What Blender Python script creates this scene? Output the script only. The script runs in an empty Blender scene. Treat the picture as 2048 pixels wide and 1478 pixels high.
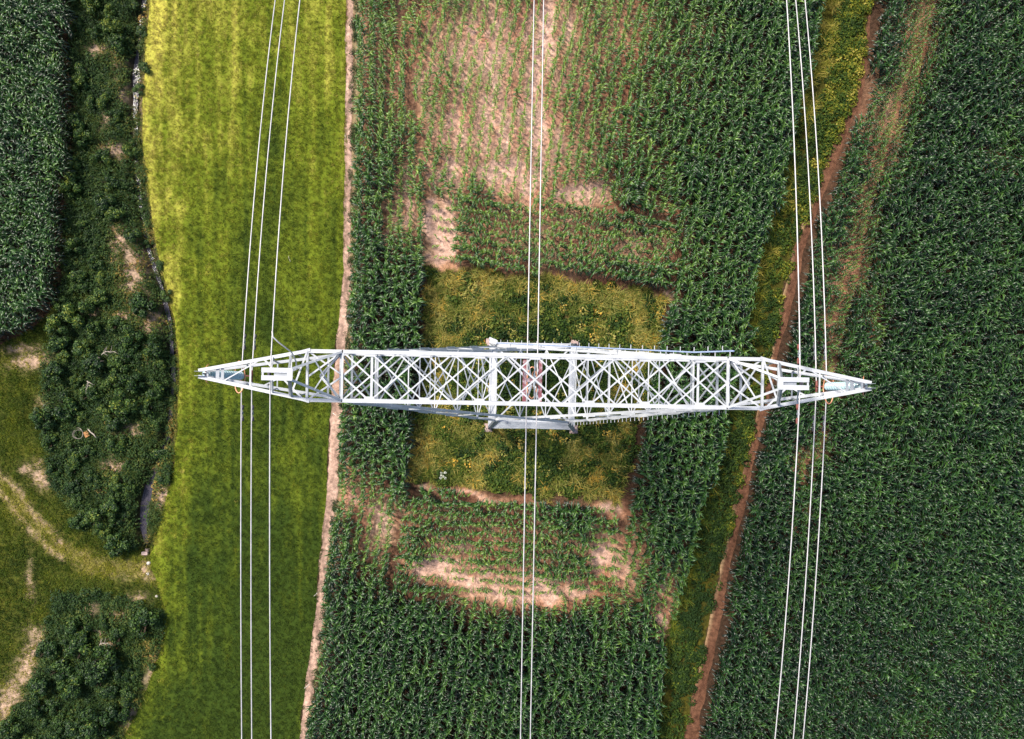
import bpy, math, random
import numpy as np
from mathutils import Vector, Matrix

random.seed(7)
RNG = np.random.default_rng(11)
C = bpy.context.scene.collection
scene = bpy.context.scene

# ------------------------------------------------------------------ survey of the place
H, F = 53.0, 1400.0            # flying height of the camera, focal length in photo pixels
NX, NY = 1059.0, 782.0         # the point straight below the camera


def gx(px, h=0.0):
    return (np.asarray(px, float) - NX) * (H - h) / F


def gy(py, h=0.0):
    return (NY - np.asarray(py, float)) * (H - h) / F


def topx(x):
    return NX + np.asarray(x) * F / H


def topy(y):
    return NY - np.asarray(y) * F / H


# ------------------------------------------------------------------ helpers
def tag(o, label=None, cat=None, group=None, kind=None):
    if label: o['label'] = label
    if cat: o['category'] = cat
    if group: o['group'] = group
    if kind: o['kind'] = kind
    return o


def empty(name, loc=(0, 0, 0), rz=0.0):
    o = bpy.data.objects.new(name, None)
    o.empty_display_size = 0.3
    o.location = loc
    o.rotation_euler = (0, 0, rz)
    C.objects.link(o)
    return o


class MB:
    """collects polygons for one mesh"""
    def __init__(self):
        self.v, self.f = [], []

    def add(self, vs, fs):
        n = len(self.v)
        self.v += [tuple(p) for p in vs]
        self.f += [tuple(i + n for i in q) for q in fs]

    def box(self, c, s, rz=0.0):
        cx, cy, cz = c
        a, b, d = s[0] / 2, s[1] / 2, s[2] / 2
        k, q = math.cos(rz), math.sin(rz)
        vs = []
        for z in (-d, d):
            for x, y in ((-a, -b), (a, -b), (a, b), (-a, b)):
                vs.append((cx + x * k - y * q, cy + x * q + y * k, cz + z))
        self.add(vs, [(3, 2, 1, 0), (4, 5, 6, 7), (0, 1, 5, 4), (1, 2, 6, 5), (2, 3, 7, 6), (3, 0, 4, 7)])

    def profile(self, p0, p1, poly, up=(0, 0, 1), flip=False):
        """sweeps a closed 2-D outline (across, down) from p0 to p1"""
        p0, p1 = Vector(p0), Vector(p1)
        ax = (p1 - p0).normalized()
        u = Vector(up)
        if abs(ax.dot(u)) > 0.97: u = Vector((1, 0, 0))
        a = ax.cross(u).normalized()
        b = a.cross(ax).normalized()
        if flip: a = -a
        n = len(poly)
        vs = [p0 + a * x + b * y for x, y in poly] + [p1 + a * x + b * y for x, y in poly]
        fs = [(i, (i + 1) % n, n + (i + 1) % n, n + i) for i in range(n)]
        fs += [tuple(range(n - 1, -1, -1)), tuple(range(n, 2 * n))]
        self.add(vs, fs)

    def angle(self, p0, p1, w, t=0.012, up=(0, 0, 1), flip=False):
        h = w / 2
        self.profile(p0, p1, [(-h, 0), (h, 0), (h, -t), (-h + t, -t), (-h + t, -w), (-h, -w)], up, flip)

    def bar(self, p0, p1, w, d, up=(0, 0, 1)):
        self.profile(p0, p1, [(-w / 2, -d / 2), (w / 2, -d / 2), (w / 2, d / 2), (-w / 2, d / 2)], up)

    def tube(self, pts, r, n=8, closed=False):
        pts = [Vector(p) for p in pts]
        m = len(pts)
        rr = r if hasattr(r, '__len__') else [r] * m
        base = len(self.v)
        prev = None
        for i, p in enumerate(pts):
            if closed:
                t = (pts[(i + 1) % m] - pts[i - 1]).normalized()
            else:
                t = (pts[min(i + 1, m - 1)] - pts[max(i - 1, 0)]).normalized()
            if prev is None:
                a = t.orthogonal().normalized()
            else:
                a = (prev - t * prev.dot(t)).normalized()
            prev = a
            b = t.cross(a)
            for k in range(n):
                g = 2 * math.pi * k / n
                self.v.append(tuple(p + (a * math.cos(g) + b * math.sin(g)) * rr[i]))
        last = m if closed else m - 1
        for i in range(last):
            j = (i + 1) % m
            for k in range(n):
                l = (k + 1) % n
                self.f.append((base + i * n + k, base + i * n + l, base + j * n + l, base + j * n + k))
        if not closed:
            self.f.append(tuple(base + k for k in range(n - 1, -1, -1)))
            self.f.append(tuple(base + (m - 1) * n + k for k in range(n)))

    def lathe(self, prof, origin=(0, 0, 0), n=16):
        ox, oy, oz = origin
        base = len(self.v)
        for r, z in prof:
            for k in range(n):
                g = 2 * math.pi * k / n
                self.v.append((ox + r * math.cos(g), oy + r * math.sin(g), oz + z))
        for i in range(len(prof) - 1):
            for k in range(n):
                l = (k + 1) % n
                self.f.append((base + i * n + k, base + i * n + l, base + (i + 1) * n + l, base + (i + 1) * n + k))

    def build(self, name, mat, parent=None, smooth=False, loc=None):
        me = bpy.data.meshes.new(name)
        me.from_pydata(self.v, [], self.f)
        me.materials.append(mat)
        if smooth:
            me.polygons.foreach_set('use_smooth', [True] * len(me.polygons))
        me.update()
        o = bpy.data.objects.new(name, me)
        C.objects.link(o)
        if parent: o.parent = parent
        if loc: o.location = loc
        return o


def copy_tree(o, parent=None):
    c = o.copy()
    C.objects.link(c)
    c.parent = parent
    for ch in list(o.children):
        copy_tree(ch, c)
    return c


# value noise on arrays
def vnoise(x, y, seed=0, octaves=3):
    out = np.zeros_like(x, dtype=float)
    amp, tot = 1.0, 0.0
    for o in range(octaves):
        xi, yi = np.floor(x).astype(np.int64), np.floor(y).astype(np.int64)
        fx, fy = x - xi, y - yi
        fx, fy = fx * fx * (3 - 2 * fx), fy * fy * (3 - 2 * fy)

        def hsh(a, b):
            n = (a * 374761393 + b * 668265263 + (seed + o * 17) * 1442695) & 0x7fffffff
            n = ((n ^ (n >> 13)) * 1274126177) & 0x7fffffff
            return ((n ^ (n >> 16)) & 0xffff) / 65535.0
        v = (hsh(xi, yi) * (1 - fx) + hsh(xi + 1, yi) * fx) * (1 - fy) + (hsh(xi, yi + 1) * (1 - fx) + hsh(xi + 1, yi + 1) * fx) * fy
        out += v * amp
        tot += amp
        amp *= 0.5
        x, y = x * 2.03, y * 2.03
    return out / tot


def inside(px, py, poly):
    px, py = np.asarray(px, float), np.asarray(py, float)
    r = np.zeros(px.shape, bool)
    n = len(poly)
    for i in range(n):
        x1, y1 = poly[i]
        x2, y2 = poly[(i + 1) % n]
        if y1 == y2: continue
        c = ((y1 > py) != (y2 > py)) & (px < (x2 - x1) * (py - y1) / (y2 - y1) + x1)
        r ^= c
    return r


def curve_x(pts):
    ys = [p[1] for p in pts]
    xs = [p[0] for p in pts]
    return lambda y: np.interp(y, ys, xs)


# ------------------------------------------------------------------ materials
def new_mat(name):
    m = bpy.data.materials.new(name)
    m.use_nodes = True
    nt = m.node_tree
    b = nt.nodes['Principled BSDF']
    return m, nt, b


def rgb(c): return (c[0], c[1], c[2], 1.0)


def simple(name, col, rough=0.6, metal=0.0, var=0.12, scale=6.0, spec=0.5):
    m, nt, b = new_mat(name)
    tc = nt.nodes.new('ShaderNodeTexCoord')
    no = nt.nodes.new('ShaderNodeTexNoise')
    no.inputs['Scale'].default_value = scale
    no.inputs['Detail'].default_value = 5
    nt.links.new(tc.outputs['Object'], no.inputs['Vector'])
    rp = nt.nodes.new('ShaderNodeValToRGB')
    rp.color_ramp.elements[0].position = 0.3
    rp.color_ramp.elements[1].position = 0.7
    rp.color_ramp.elements[0].color = rgb([c * (1 - var) for c in col])
    rp.color_ramp.elements[1].color = rgb([min(1, c * (1 + var)) for c in col])
    nt.links.new(no.outputs['Fac'], rp.inputs['Fac'])
    nt.links.new(rp.outputs['Color'], b.inputs['Base Color'])
    b.inputs['Roughness'].default_value = rough
    b.inputs['Metallic'].default_value = metal
    b.inputs['Specular IOR Level'].default_value = spec
    return m


def leaf_mat(name, stops, rough=0.5, spec=0.4, trans=0.0, inst=True):
    """colour from a 0..1 tint carried by the leaf plus the tint of the whole plant"""
    m, nt, b = new_mat(name)
    at = nt.nodes.new('ShaderNodeAttribute')
    at.attribute_name = 'leaf_tint'
    fac = at.outputs['Fac']
    if inst:
        ai = nt.nodes.new('ShaderNodeAttribute')
        ai.attribute_type = 'INSTANCER'
        ai.attribute_name = 'plant_tint'
        ad = nt.nodes.new('ShaderNodeMath')
        ad.operation = 'ADD'
        ad.use_clamp = True
        nt.links.new(fac, ad.inputs[0])
        nt.links.new(ai.outputs['Fac'], ad.inputs[1])
        fac = ad.outputs[0]
    rp = nt.nodes.new('ShaderNodeValToRGB')
    els = rp.color_ramp.elements
    els[0].position, els[0].color = stops[0][0], rgb(stops[0][1])
    els[1].position, els[1].color = stops[-1][0], rgb(stops[-1][1])
    for p, c in stops[1:-1]:
        e = els.new(p)
        e.color = rgb(c)
    nt.links.new(fac, rp.inputs['Fac'])
    nt.links.new(rp.outputs['Color'], b.inputs['Base Color'])
    b.inputs['Roughness'].default_value = rough
    b.inputs['Specular IOR Level'].default_value = spec
    if trans:
        tr = nt.nodes.new('ShaderNodeBsdfTranslucent')
        nt.links.new(rp.outputs['Color'], tr.inputs['Color'])
        mx = nt.nodes.new('ShaderNodeMixShader')
        mx.inputs[0].default_value = trans
        nt.links.new(b.outputs[0], mx.inputs[1])
        nt.links.new(tr.outputs[0], mx.inputs[2])
        nt.links.new(mx.outputs[0], nt.nodes['Material Output'].inputs['Surface'])
    return m


def soil_mat(name, grain=0.45, bump=0.35, fine=9.0, broad=1.7):
    """colour attribute of the sheet, broken up by clods and fibres"""
    m, nt, b = new_mat(name)
    at = nt.nodes.new('ShaderNodeAttribute')
    at.attribute_name = 'soil'
    tc = nt.nodes.new('ShaderNodeTexCoord')
    n1 = nt.nodes.new('ShaderNodeTexNoise')
    n1.inputs['Scale'].default_value = fine
    n1.inputs['Detail'].default_value = 6
    n1.inputs['Roughness'].default_value = 0.75
    n2 = nt.nodes.new('ShaderNodeTexNoise')
    n2.inputs['Scale'].default_value = broad
    n2.inputs['Detail'].default_value = 4
    nt.links.new(tc.outputs['Object'], n1.inputs['Vector'])
    nt.links.new(tc.outputs['Object'], n2.inputs['Vector'])
    ad = nt.nodes.new('ShaderNodeMath'); ad.operation = 'ADD'
    nt.links.new(n1.outputs['Fac'], ad.inputs[0])
    nt.links.new(n2.outputs['Fac'], ad.inputs[1])
    mr = nt.nodes.new('ShaderNodeMapRange')
    mr.inputs['From Min'].default_value = 0.65
    mr.inputs['From Max'].default_value = 1.35
    mr.inputs['To Min'].default_value = 1 - grain
    mr.inputs['To Max'].default_value = 1 + grain
    nt.links.new(ad.outputs[0], mr.inputs['Value'])
    mu = nt.nodes.new('ShaderNodeVectorMath'); mu.operation = 'SCALE'
    nt.links.new(at.outputs['Color'], mu.inputs[0])
    nt.links.new(mr.outputs['Result'], mu.inputs['Scale'])
    nt.links.new(mu.outputs['Vector'], b.inputs['Base Color'])
    b.inputs['Roughness'].default_value = 0.95
    b.inputs['Specular IOR Level'].default_value = 0.1
    bp = nt.nodes.new('ShaderNodeBump')
    bp.inputs['Strength'].default_value = bump
    bp.inputs['Distance'].default_value = 0.08
    nt.links.new(n1.outputs['Fac'], bp.inputs['Height'])
    nt.links.new(bp.outputs['Normal'], b.inputs['Normal'])
    return m


M = {}
M['steel'] = simple('white painted steel', (0.50, 0.515, 0.54), 0.42, 0.0, 0.16, 2.2)
M['steel_grey'] = simple('galvanised steel', (0.29, 0.315, 0.35), 0.45, 0.15, 0.15, 4.0)
M['rail'] = simple('blue grey rail', (0.30, 0.38, 0.58), 0.4, 0.1, 0.15, 3.0)
M['maroon'] = simple('maroon painted steel', (0.26, 0.10, 0.12), 0.55, 0.0, 0.35, 5.0)
_r = next(n for n in M['maroon'].node_tree.nodes if n.type == 'VALTORGB')
_r.color_ramp.elements[0].color, _r.color_ramp.elements[1].color = (0.22, 0.06, 0.075, 1), (0.46, 0.38, 0.41, 1)
_r.color_ramp.elements[0].position, _r.color_ramp.elements[1].position = 0.47, 0.60
M['concrete'] = simple('pinkish concrete', (0.42, 0.31, 0.28), 0.9, 0.0, 0.2, 5.0, 0.2)
M['wire'] = simple('aluminium conductor', (0.60, 0.575, 0.58), 0.42, 0.1, 0.16, 2.0)
M['copper'] = simple('copper horn', (0.66, 0.30, 0.17), 0.35, 0.35, 0.15, 4.0)
M['dark'] = simple('dark cast iron', (0.06, 0.055, 0.075), 0.5, 0.3, 0.2, 8.0)
M['fitting'] = simple('rust red fitting', (0.20, 0.06, 0.05), 0.6, 0.1, 0.2, 8.0)
M['bark'] = simple('bark', (0.10, 0.07, 0.05), 0.9, 0.0, 0.3, 10.0, 0.1)
M['deadwood'] = simple('bleached dead wood', (0.42, 0.36, 0.30), 0.9, 0.0, 0.2, 10.0, 0.1)
M['stone'] = simple('pale stone', (0.55, 0.50, 0.44), 0.9, 0.0, 0.2, 10.0, 0.2)
M['hose'] = simple('old plastic pipe', (0.24, 0.21, 0.17), 0.6, 0.0, 0.25, 3.0)
M['plank'] = simple('orange brown board', (0.40, 0.20, 0.08), 0.8, 0.0, 0.25, 5.0, 0.2)
M['pale'] = simple('pale stick', (0.68, 0.62, 0.54), 0.8, 0.0, 0.12, 5.0, 0.2)
g, nt, b = new_mat('teal glass')
b.inputs['Base Color'].default_value = (0.42, 0.57, 0.61, 1)
b.inputs['Roughness'].default_value = 0.12
b.inputs['Transmission Weight'].default_value = 0.0
b.inputs['IOR'].default_value = 1.5
M['glass'] = g
w, nt, b = new_mat('stream water')
b.inputs['Base Color'].default_value = (0.05, 0.045, 0.06, 1)
b.inputs['Roughness'].default_value = 0.12
tc = nt.nodes.new('ShaderNodeTexCoord')
no = nt.nodes.new('ShaderNodeTexNoise'); no.inputs['Scale'].default_value = 5; no.inputs['Detail'].default_value = 4
mp = nt.nodes.new('ShaderNodeMapping'); mp.inputs['Scale'].default_value = (3, 0.8, 1)
nt.links.new(tc.outputs['Object'], mp.inputs['Vector'])
nt.links.new(mp.outputs['Vector'], no.inputs['Vector'])
bp = nt.nodes.new('ShaderNodeBump'); bp.inputs['Strength'].default_value = 0.5; bp.inputs['Distance'].default_value = 0.1
nt.links.new(no.outputs['Fac'], bp.inputs['Height'])
nt.links.new(bp.outputs['Normal'], b.inputs['Normal'])
M['water'] = w

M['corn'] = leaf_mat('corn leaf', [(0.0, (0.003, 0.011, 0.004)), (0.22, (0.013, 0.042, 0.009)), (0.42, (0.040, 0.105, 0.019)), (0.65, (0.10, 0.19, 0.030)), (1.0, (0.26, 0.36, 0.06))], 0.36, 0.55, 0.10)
M['shrub'] = leaf_mat('shrub leaf', [(0.0, (0.009, 0.026, 0.008)), (0.45, (0.034, 0.082, 0.015)), (0.8, (0.10, 0.17, 0.026)), (1.0, (0.22, 0.25, 0.03))], 0.5, 0.35, 0.15)
M['under'] = leaf_mat('undergrowth leaf', [(0.0, (0.010, 0.028, 0.008)), (0.45, (0.036, 0.080, 0.014)), (0.8, (0.12, 0.14, 0.022)), (1.0, (0.38, 0.23, 0.06))], 0.6, 0.25, 0.15)
M['grass'] = leaf_mat('meadow blade', [(0.0, (0.030, 0.056, 0.008)), (0.4, (0.096, 0.142, 0.012)), (0.75, (0.30, 0.29, 0.024)), (1.0, (0.52, 0.43, 0.12))], 0.65, 0.2, 0.2)
M['weed'] = leaf_mat('plot weed', [(0.0, (0.013, 0.034, 0.007)), (0.35, (0.055, 0.10, 0.012)), (0.58, (0.165, 0.185, 0.026)), (0.8, (0.39, 0.35, 0.10)), (1.0, (0.60, 0.36, 0.05))], 0.65, 0.2, 0.15)
M['verge'] = leaf_mat('verge grass', [(0.0, (0.018, 0.042, 0.008)), (0.4, (0.065, 0.11, 0.012)), (0.7, (0.23, 0.22, 0.018)), (1.0, (0.50, 0.40, 0.09))], 0.65, 0.2, 0.15)
M['straw'] = leaf_mat('straw', [(0.0, (0.20, 0.11, 0.07)), (0.6, (0.50, 0.32, 0.22)), (1.0, (0.74, 0.52, 0.40))], 0.8, 0.15)
M['flower'] = leaf_mat('white umbel', [(0.0, (0.6, 0.62, 0.5)), (1.0, (0.8, 0.8, 0.7))], 0.8, 0.2)

# ------------------------------------------------------------------ outlines of the ground (photo pixels at ground level)
path_l = curve_x([(692, -300), (692, 0), (689, 300), (687, 500), (684, 560), (671, 700), (659, 830), (653, 960), (643, 1080), (633, 1200), (616, 1330), (597, 1478), (585, 1800)])
path_r = curve_x([(708, -300), (707, 0), (703, 300), (701, 500), (701, 560), (694, 690), (683, 830), (676, 960), (660, 1080), (650, 1200), (634, 1330), (613, 1478), (601, 1800)])
strip_l = curve_x([(719, -300), (717, 0), (714, 300), (709, 520), (704, 690), (686, 830), (680, 960), (664, 1100), (650, 1250), (635, 1330), (617, 1478), (604, 1800)])
meadow_l = curve_x([(298, -300), (296, 0), (290, 100), (283, 250), (291, 330), (306, 450), (326, 560), (347, 650), (357, 750), (353, 850), (345, 950), (322, 1050), (300, 1105), (304, 1140), (330, 1215), (326, 1290), (290, 1390), (246, 1478), (190, 1800)])
verge_l = curve_x([(1668, -300), (1648, 0), (1612, 150), (1572, 320), (1538, 450), (1512, 560), (1493, 690), (1452, 830), (1421, 960), (1383, 1100), (1350, 1230), (1322, 1350), (1300, 1478), (1265, 1800)])
track_l = curve_x([(1795, -300), (1738, 0), (1728, 100), (1706, 200), (1643, 350), (1588, 500), (1563, 600), (1543, 700), (1513, 830), (1480, 960), (1453, 1080), (1418, 1250), (1384, 1400), (1368, 1478), (1310, 1800)])
track_r = curve_x([(1798, -300), (1743, 0), (1738, 100), (1722, 200), (1662, 350), (1608, 500), (1585, 600), (1560, 700), (1532, 830), (1499, 960), (1473, 1080), (1439, 1250), (1408, 1400), (1394, 1478), (1332, 1800)])
ditch_pts = [(290, -300), (282, 0), (268, 110), (266, 170), (262, 280), (275, 400), (292, 500), (316, 570), (334, 640), (342, 760), (330, 880), (296, 960), (284, 1010), (281, 1060), (289, 1098)]
ditch_x = curve_x(ditch_pts)
strip_in = curve_x([(797, -300), (803, 0), (832, 250), (860, 380), (857, 540), (849, 690), (828, 830), (820, 960), (800, 1050), (790, 1200), (780, 1230)])
plot_poly = [(858, 535), (960, 545), (1100, 558), (1240, 575), (1330, 592), (1318, 690), (1292, 800), (1268, 900), (1240, 1000), (1120, 990), (1000, 982), (905, 965), (824, 965), (832, 830), (850, 690)]
thick1 = [(139, -300), (296, -300), (292, 0), (284, 120), (277, 250), (285, 330), (300, 450), (320, 560), (341, 650), (352, 750), (348, 850), (338, 950), (316, 1040), (292, 1098), (230, 1098), (160, 1040), (100, 960), (92, 860), (86, 760), (95, 700), (118, 610), (130, 480), (139, 330), (142, 0)]
thick2 = [(112, 1188), (190, 1182), (328, 1218), (322, 1285), (286, 1390), (242, 1478), (190, 1800), (-200, 1800), (-60, 1560), (45, 1400), (85, 1300)]
field_tl = [(-320, -300), (152, -300), (150, 0), (152, 200), (149, 330), (137, 480), (120, 600), (72, 655), (0, 690), (-320, 700)]

# poor patches of the maize: (cx, cy, rx, ry, tilt, amount)
BARE = [(1085, 90, 42, 190, 8, 0.85), (1060, 260, 60, 110, 8, 0.75), (1010, 345, 90, 45, 0, 0.95), (900, 345, 42, 45, 0, 0.9),
        (950, 170, 90, 170, 12, 0.55), (885, 460, 34, 70, 0, 1.0), (878, 515, 32, 22, 0, 1.0), (1150, 385, 80, 32, 0, 0.8), (1210, 400, 22, 16, 0, 0.6), (1050, 375, 40, 30, 0, 0.85),
        (800, 100, 20, 170, 4, 0.5), (815, 400, 30, 90, 0, 0.6), (780, 440, 16, 70, 0, 0.55), (1230, 60, 110, 100, 10, 0.42), (1200, 190, 70, 110, 12, 0.38), (880, 60, 40, 120, 10, 0.5),
        (960, 455, 120, 60, 0, 0.42), (1120, 460, 140, 50, 8, 0.40), (1270, 500, 80, 40, 8, 0.45), (1330, 480, 30, 26, 0, 0.5), (1325, 595, 14, 12, 0, 0.9),
        (865, 1138, 58, 24, 12, 1.0), (940, 1165, 46, 24, 10, 0.85), (1085, 1178, 40, 28, 0, 1.05), (1200, 1108, 32, 46, 0, 1.0), (1165, 1090, 40, 20, 0, 0.6),
        (1010, 1185, 120, 28, 0, 0.6), (900, 1090, 80, 26, 6, 0.55), (1250, 1130, 40, 70, 8, 0.55), (1150, 1180, 60, 30, 0, 0.65), (1060, 1120, 80, 30, 0, 0.35),
        (760, 1040, 34, 80, 6, 0.7), (710, 985, 26, 40, 0, 0.6), (850, 1030, 60, 18, 4, 0.4), (960, 990, 60, 9, 6, 0.7), (1215, 1022, 34, 14, 0, 0.75), (860, 975, 14, 8, 0, 0.7),
        (1815, 110, 26, 120, 12, 0.55), (1775, 230, 24, 90, 14, 0.62), (1720, 400, 22, 130, 14, 0.5), (1685, 560, 20, 120, 12, 0.6), (1655, 640, 18, 60, 8, 0.7), (1650, 730, 12, 30, 0, 0.85),
        (1625, 880, 14, 40, 4, 0.75), (1600, 920, 16, 40, 6, 0.55), (1740, 640, 14, 90, 8, 0.4), (1570, 1120, 18, 70, 8, 0.3), (1660, 290, 18, 60, 14, 0.4),
        (1335, 1180, 20, 50, 8, 0.75), (1320, 1240, 18, 26, 0, 0.7), (2000, 330, 40, 30, 0, 0.2), (1385, 60, 40, 50, 0, 0.22), (1320, 410, 60, 14, 10, 0.35),
        (1000, 120, 260, 210, 10, 0.58), (1000, 260, 220, 130, 10, 0.63), (1080, 470, 240, 80, 8, 0.38), (1120, 60, 60, 90, 10, 0.62), (905, 250, 40, 120, 10, 0.62), (1000, 1080, 190, 70, 4, 0.33), (1000, 1150, 200, 40, 6, 0.52),
        (1830, 60, 40, 160, 12, 0.44), (1760, 280, 44, 150, 14, 0.44), (1700, 480, 38, 160, 14, 0.43), (1650, 740, 22, 120, 8, 0.42), (1600, 960, 16, 120, 8, 0.40), (1610, 330, 10, 90, 14, 0.4)]


def blobs(px, py, lst):
    out = np.zeros_like(px, dtype=float)
    for cx, cy, rx, ry, a, k in lst:
        t = math.radians(a)
        dx, dy = px - cx, py - cy
        u = (dx * math.cos(t) + dy * math.sin(t)) / rx
        v = (-dx * math.sin(t) + dy * math.cos(t)) / ry
        out = np.maximum(out, k * np.exp(-(u * u + v * v) * 0.8))
    return out


def bare(px, py):
    wx, wy = (vnoise(px / 30., py / 30., 55, 3) - .5) * 44, (vnoise(px / 30., py / 30., 56, 3) - .5) * 44
    r = blobs(px + wx, py + wy, BARE)
    r = np.where(px > track_r(py), r * .72, r)
    n = vnoise(px / 22.0, py / 55.0, 5, 3)
    return np.clip(r * (0.55 + 0.9 * n), 0, 1)


# dry or bare spots in the rough ground on the left
DRY = [(195, 100, 22, 14, 20, 0.9), (232, 120, 20, 16, 0, 0.6), (240, 180, 16, 22, 0, 0.8), (262, 215, 8, 40, 0, 0.6), (210, 235, 9, 26, 10, 0.75), (228, 302, 24, 16, 20, 0.95), (212, 240, 9, 14, 0, 0.6),
       (237, 478, 14, 36, 10, 0.85), (265, 540, 26, 60, 10, 0.95), (275, 600, 18, 40, 0, 0.8), (255, 632, 40, 14, 0, 0.8), (300, 640, 26, 24, 0, 0.85), (190, 625, 24, 14, 0, 0.6), (60, 722, 34, 14, -6, 1.0), (45, 697, 40, 6, -2, 0.8),
       (297, 715, 9, 10, 0, 0.7), (232, 930, 20, 16, 10, 1.0), (260, 860, 30, 12, 0, 0.75), (225, 855, 9, 8, 0, 0.7), (82, 955, 20, 14, 50, 1.0), (56, 936, 14, 8, 0, 0.9), (76, 925, 10, 8, 0, 0.7), (203, 977, 12, 6, 0, 0.9), (90, 810, 14, 16, 0, 0.5),
       (330, 995, 14, 26, -10, 0.9), (60, 1160, 6, 34, 0, 0.6), (290, 1140, 7, 18, 0, 0.9), (345, 1160, 50, 10, 5, 0.5), (372, 1160, 5, 20, 0, 0.6),
       (55, 1330, 16, 46, 15, 0.95), (20, 1400, 20, 46, 20, 0.9), (75, 1270, 22, 14, 20, 0.7), (195, 1262, 14, 9, 25, 0.9), (218, 1285, 18, 10, 0, 0.85), (305, 1335, 8, 34, 18, 0.8), (262, 1435, 12, 40, 18, 0.55), (278, 1195, 16, 9, 0, 0.7),
       (180, 1215, 16, 14, 0, 0.5), (240, 1225, 26, 14, 0, 0.6), (285, 20, 8, 26, 5, 0.7), (278, 200, 6, 60, 0, 0.5)]


BEND = [(-120, 880), (-30, 935), (20, 985), (62, 1040), (115, 1096), (190, 1130), (270, 1143), (340, 1150)]


def bend_dist(px, py):
    """distance in photo pixels from the middle of the wheel track round the bend"""
    best = np.full(np.shape(px), 1e9)
    for (x0, y0), (x1, y1) in zip(BEND[:-1], BEND[1:]):
        dx, dy = x1 - x0, y1 - y0
        t = np.clip(((px - x0) * dx + (py - y0) * dy) / (dx * dx + dy * dy), 0, 1)
        best = np.minimum(best, np.hypot(px - x0 - t * dx, py - y0 - t * dy))
    return best


def dry(px, py):
    bd = bend_dist(px, py)
    rut = np.exp(-((bd - 13) / 6.0) ** 2) * (0.25 + 0.75 * (px < 130)) * 0.75 * (px < 330)
    return np.clip(rut * (0.2 + 1.1 * vnoise(px / 16., py / 16., 25, 3)) + blobs(px, py, DRY) * (0.6 + 0.8 * vnoise(px / 9.0, py / 9.0, 21, 3)), 0, 1)


def zground(x, y):
    """ground level: flat fields with the ditch cut into them"""
    px, py = topx(x), topy(y)
    d = np.abs(px - ditch_x(py)) * H / F
    depth = np.where(py < 1098, 1.0, np.clip(1 - (py - 1098) / 18.0, 0, 1))
    return -0.62 * np.exp(-(d / 0.55) ** 2) * depth


def mix(a, b, t):
    t = np.clip(t, 0, 1)[..., None]
    return a * (1 - t) + np.asarray(b, float) * t


def soil_colour(px, py):
    n1 = vnoise(px / 30.0, py / 30.0, 1, 4)
    n2 = vnoise(px / 7.0, py / 12.0, 2, 3)
    col = np.zeros(px.shape + (3,)) + np.array((0.055, 0.032, 0.020))
    bb = bare(px, py)
    n3 = vnoise(px / 45.0, py / 80.0, 31, 2)
    brown = np.stack([0.40 + 0.20 * n3, 0.205 + 0.11 * n1, 0.118 + 0.07 * n1], -1)
    col = mix(col, brown, bb * 2.2 * (0.7 + 0.6 * n1))
    n4 = vnoise(px / 5.5, py / 9.0, 35, 3)
    crust = np.stack([0.62 + 0.16 * n2, 0.385 + 0.13 * n2, 0.295 + 0.11 * n2], -1)
    col = mix(col, crust, (bb * bb * (0.4 + 1.6 * n4) - 0.20) * 2.3)
    # rough ground on the left
    left = px < meadow_l(py) + 2
    th = inside(px, py, thick1) | inside(px, py, thick2)
    tl = inside(px, py, field_tl)
    dn = dry(px, py)
    rg = np.stack([0.040 + 0.06 * n1, 0.060 + 0.04 * n1, 0.012 + 0 * n1], -1)
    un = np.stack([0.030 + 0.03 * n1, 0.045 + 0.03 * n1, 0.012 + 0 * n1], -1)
    rg = mix(rg, (0.22, 0.19, 0.05), np.exp(-(bend_dist(px, py) / 20.0) ** 2) * .9 * (0.4 + n1))
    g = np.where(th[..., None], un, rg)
    g = mix(g, np.stack([0.40 + .1 * n2, 0.27 + .08 * n2, 0.19 + .05 * n2], -1), dn * 1.3)
    wet = np.exp(-(np.abs(px - ditch_x(py)) / 18.0) ** 2) * (py < 1098)
    g = mix(g, (0.035, 0.025, 0.018), wet * 0.9)
    col = np.where((left & ~tl)[..., None], g, col)
    # strip of weedy soil beside the path, soil under the verge and the weed plot
    w = (px > path_r(py) - 2) & (px < strip_l(py) + 4)
    col = np.where(w[..., None], np.stack([0.20 + .2 * n2, 0.16 + .12 * n2, 0.08 + .08 * n2], -1), col)
    vg = (px > verge_l(py)) & (px < track_l(py))
    col = np.where(vg[..., None], np.stack([0.03 + .07 * n2, 0.035 + .05 * n2, 0.01 + 0 * n1], -1), col)
    pw = (vnoise(px / 26., py / 26., 190, 3) - .5) * 34
    pp = inside(px + pw, py + pw, plot_poly)
    col = np.where(pp[..., None], np.stack([0.04 + .12 * n2, 0.035 + .08 * n2, 0.015 + .02 * n2], -1), col)
    return np.clip(col, 0, 0.9)


def set_colour(me, cols):
    a = me.color_attributes.new('soil', 'FLOAT_COLOR', 'POINT')
    arr = np.ones((len(me.vertices), 4), np.float32)
    arr[:, :3] = cols
    a.data.foreach_set('color', arr.ravel())


def grid_mesh(name, X, Y, Z, cols, mat):
    nr, nc = X.shape
    vs = np.stack([X, Y, Z], -1).reshape(-1, 3)
    i = np.arange(nr * nc).reshape(nr, nc)
    fs = np.stack([i[:-1, :-1], i[1:, :-1], i[1:, 1:], i[:-1, 1:]], -1).reshape(-1, 4)
    me = bpy.data.meshes.new(name)
    me.from_pydata(vs.tolist(), [], fs.tolist())
    me.update()
    set_colour(me, cols.reshape(-1, 3))
    me.materials.append(mat)
    me.polygons.foreach_set('use_smooth', [True] * len(me.polygons))
    o = bpy.data.objects.new(name, me)
    C.objects.link(o)
    return o


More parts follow.
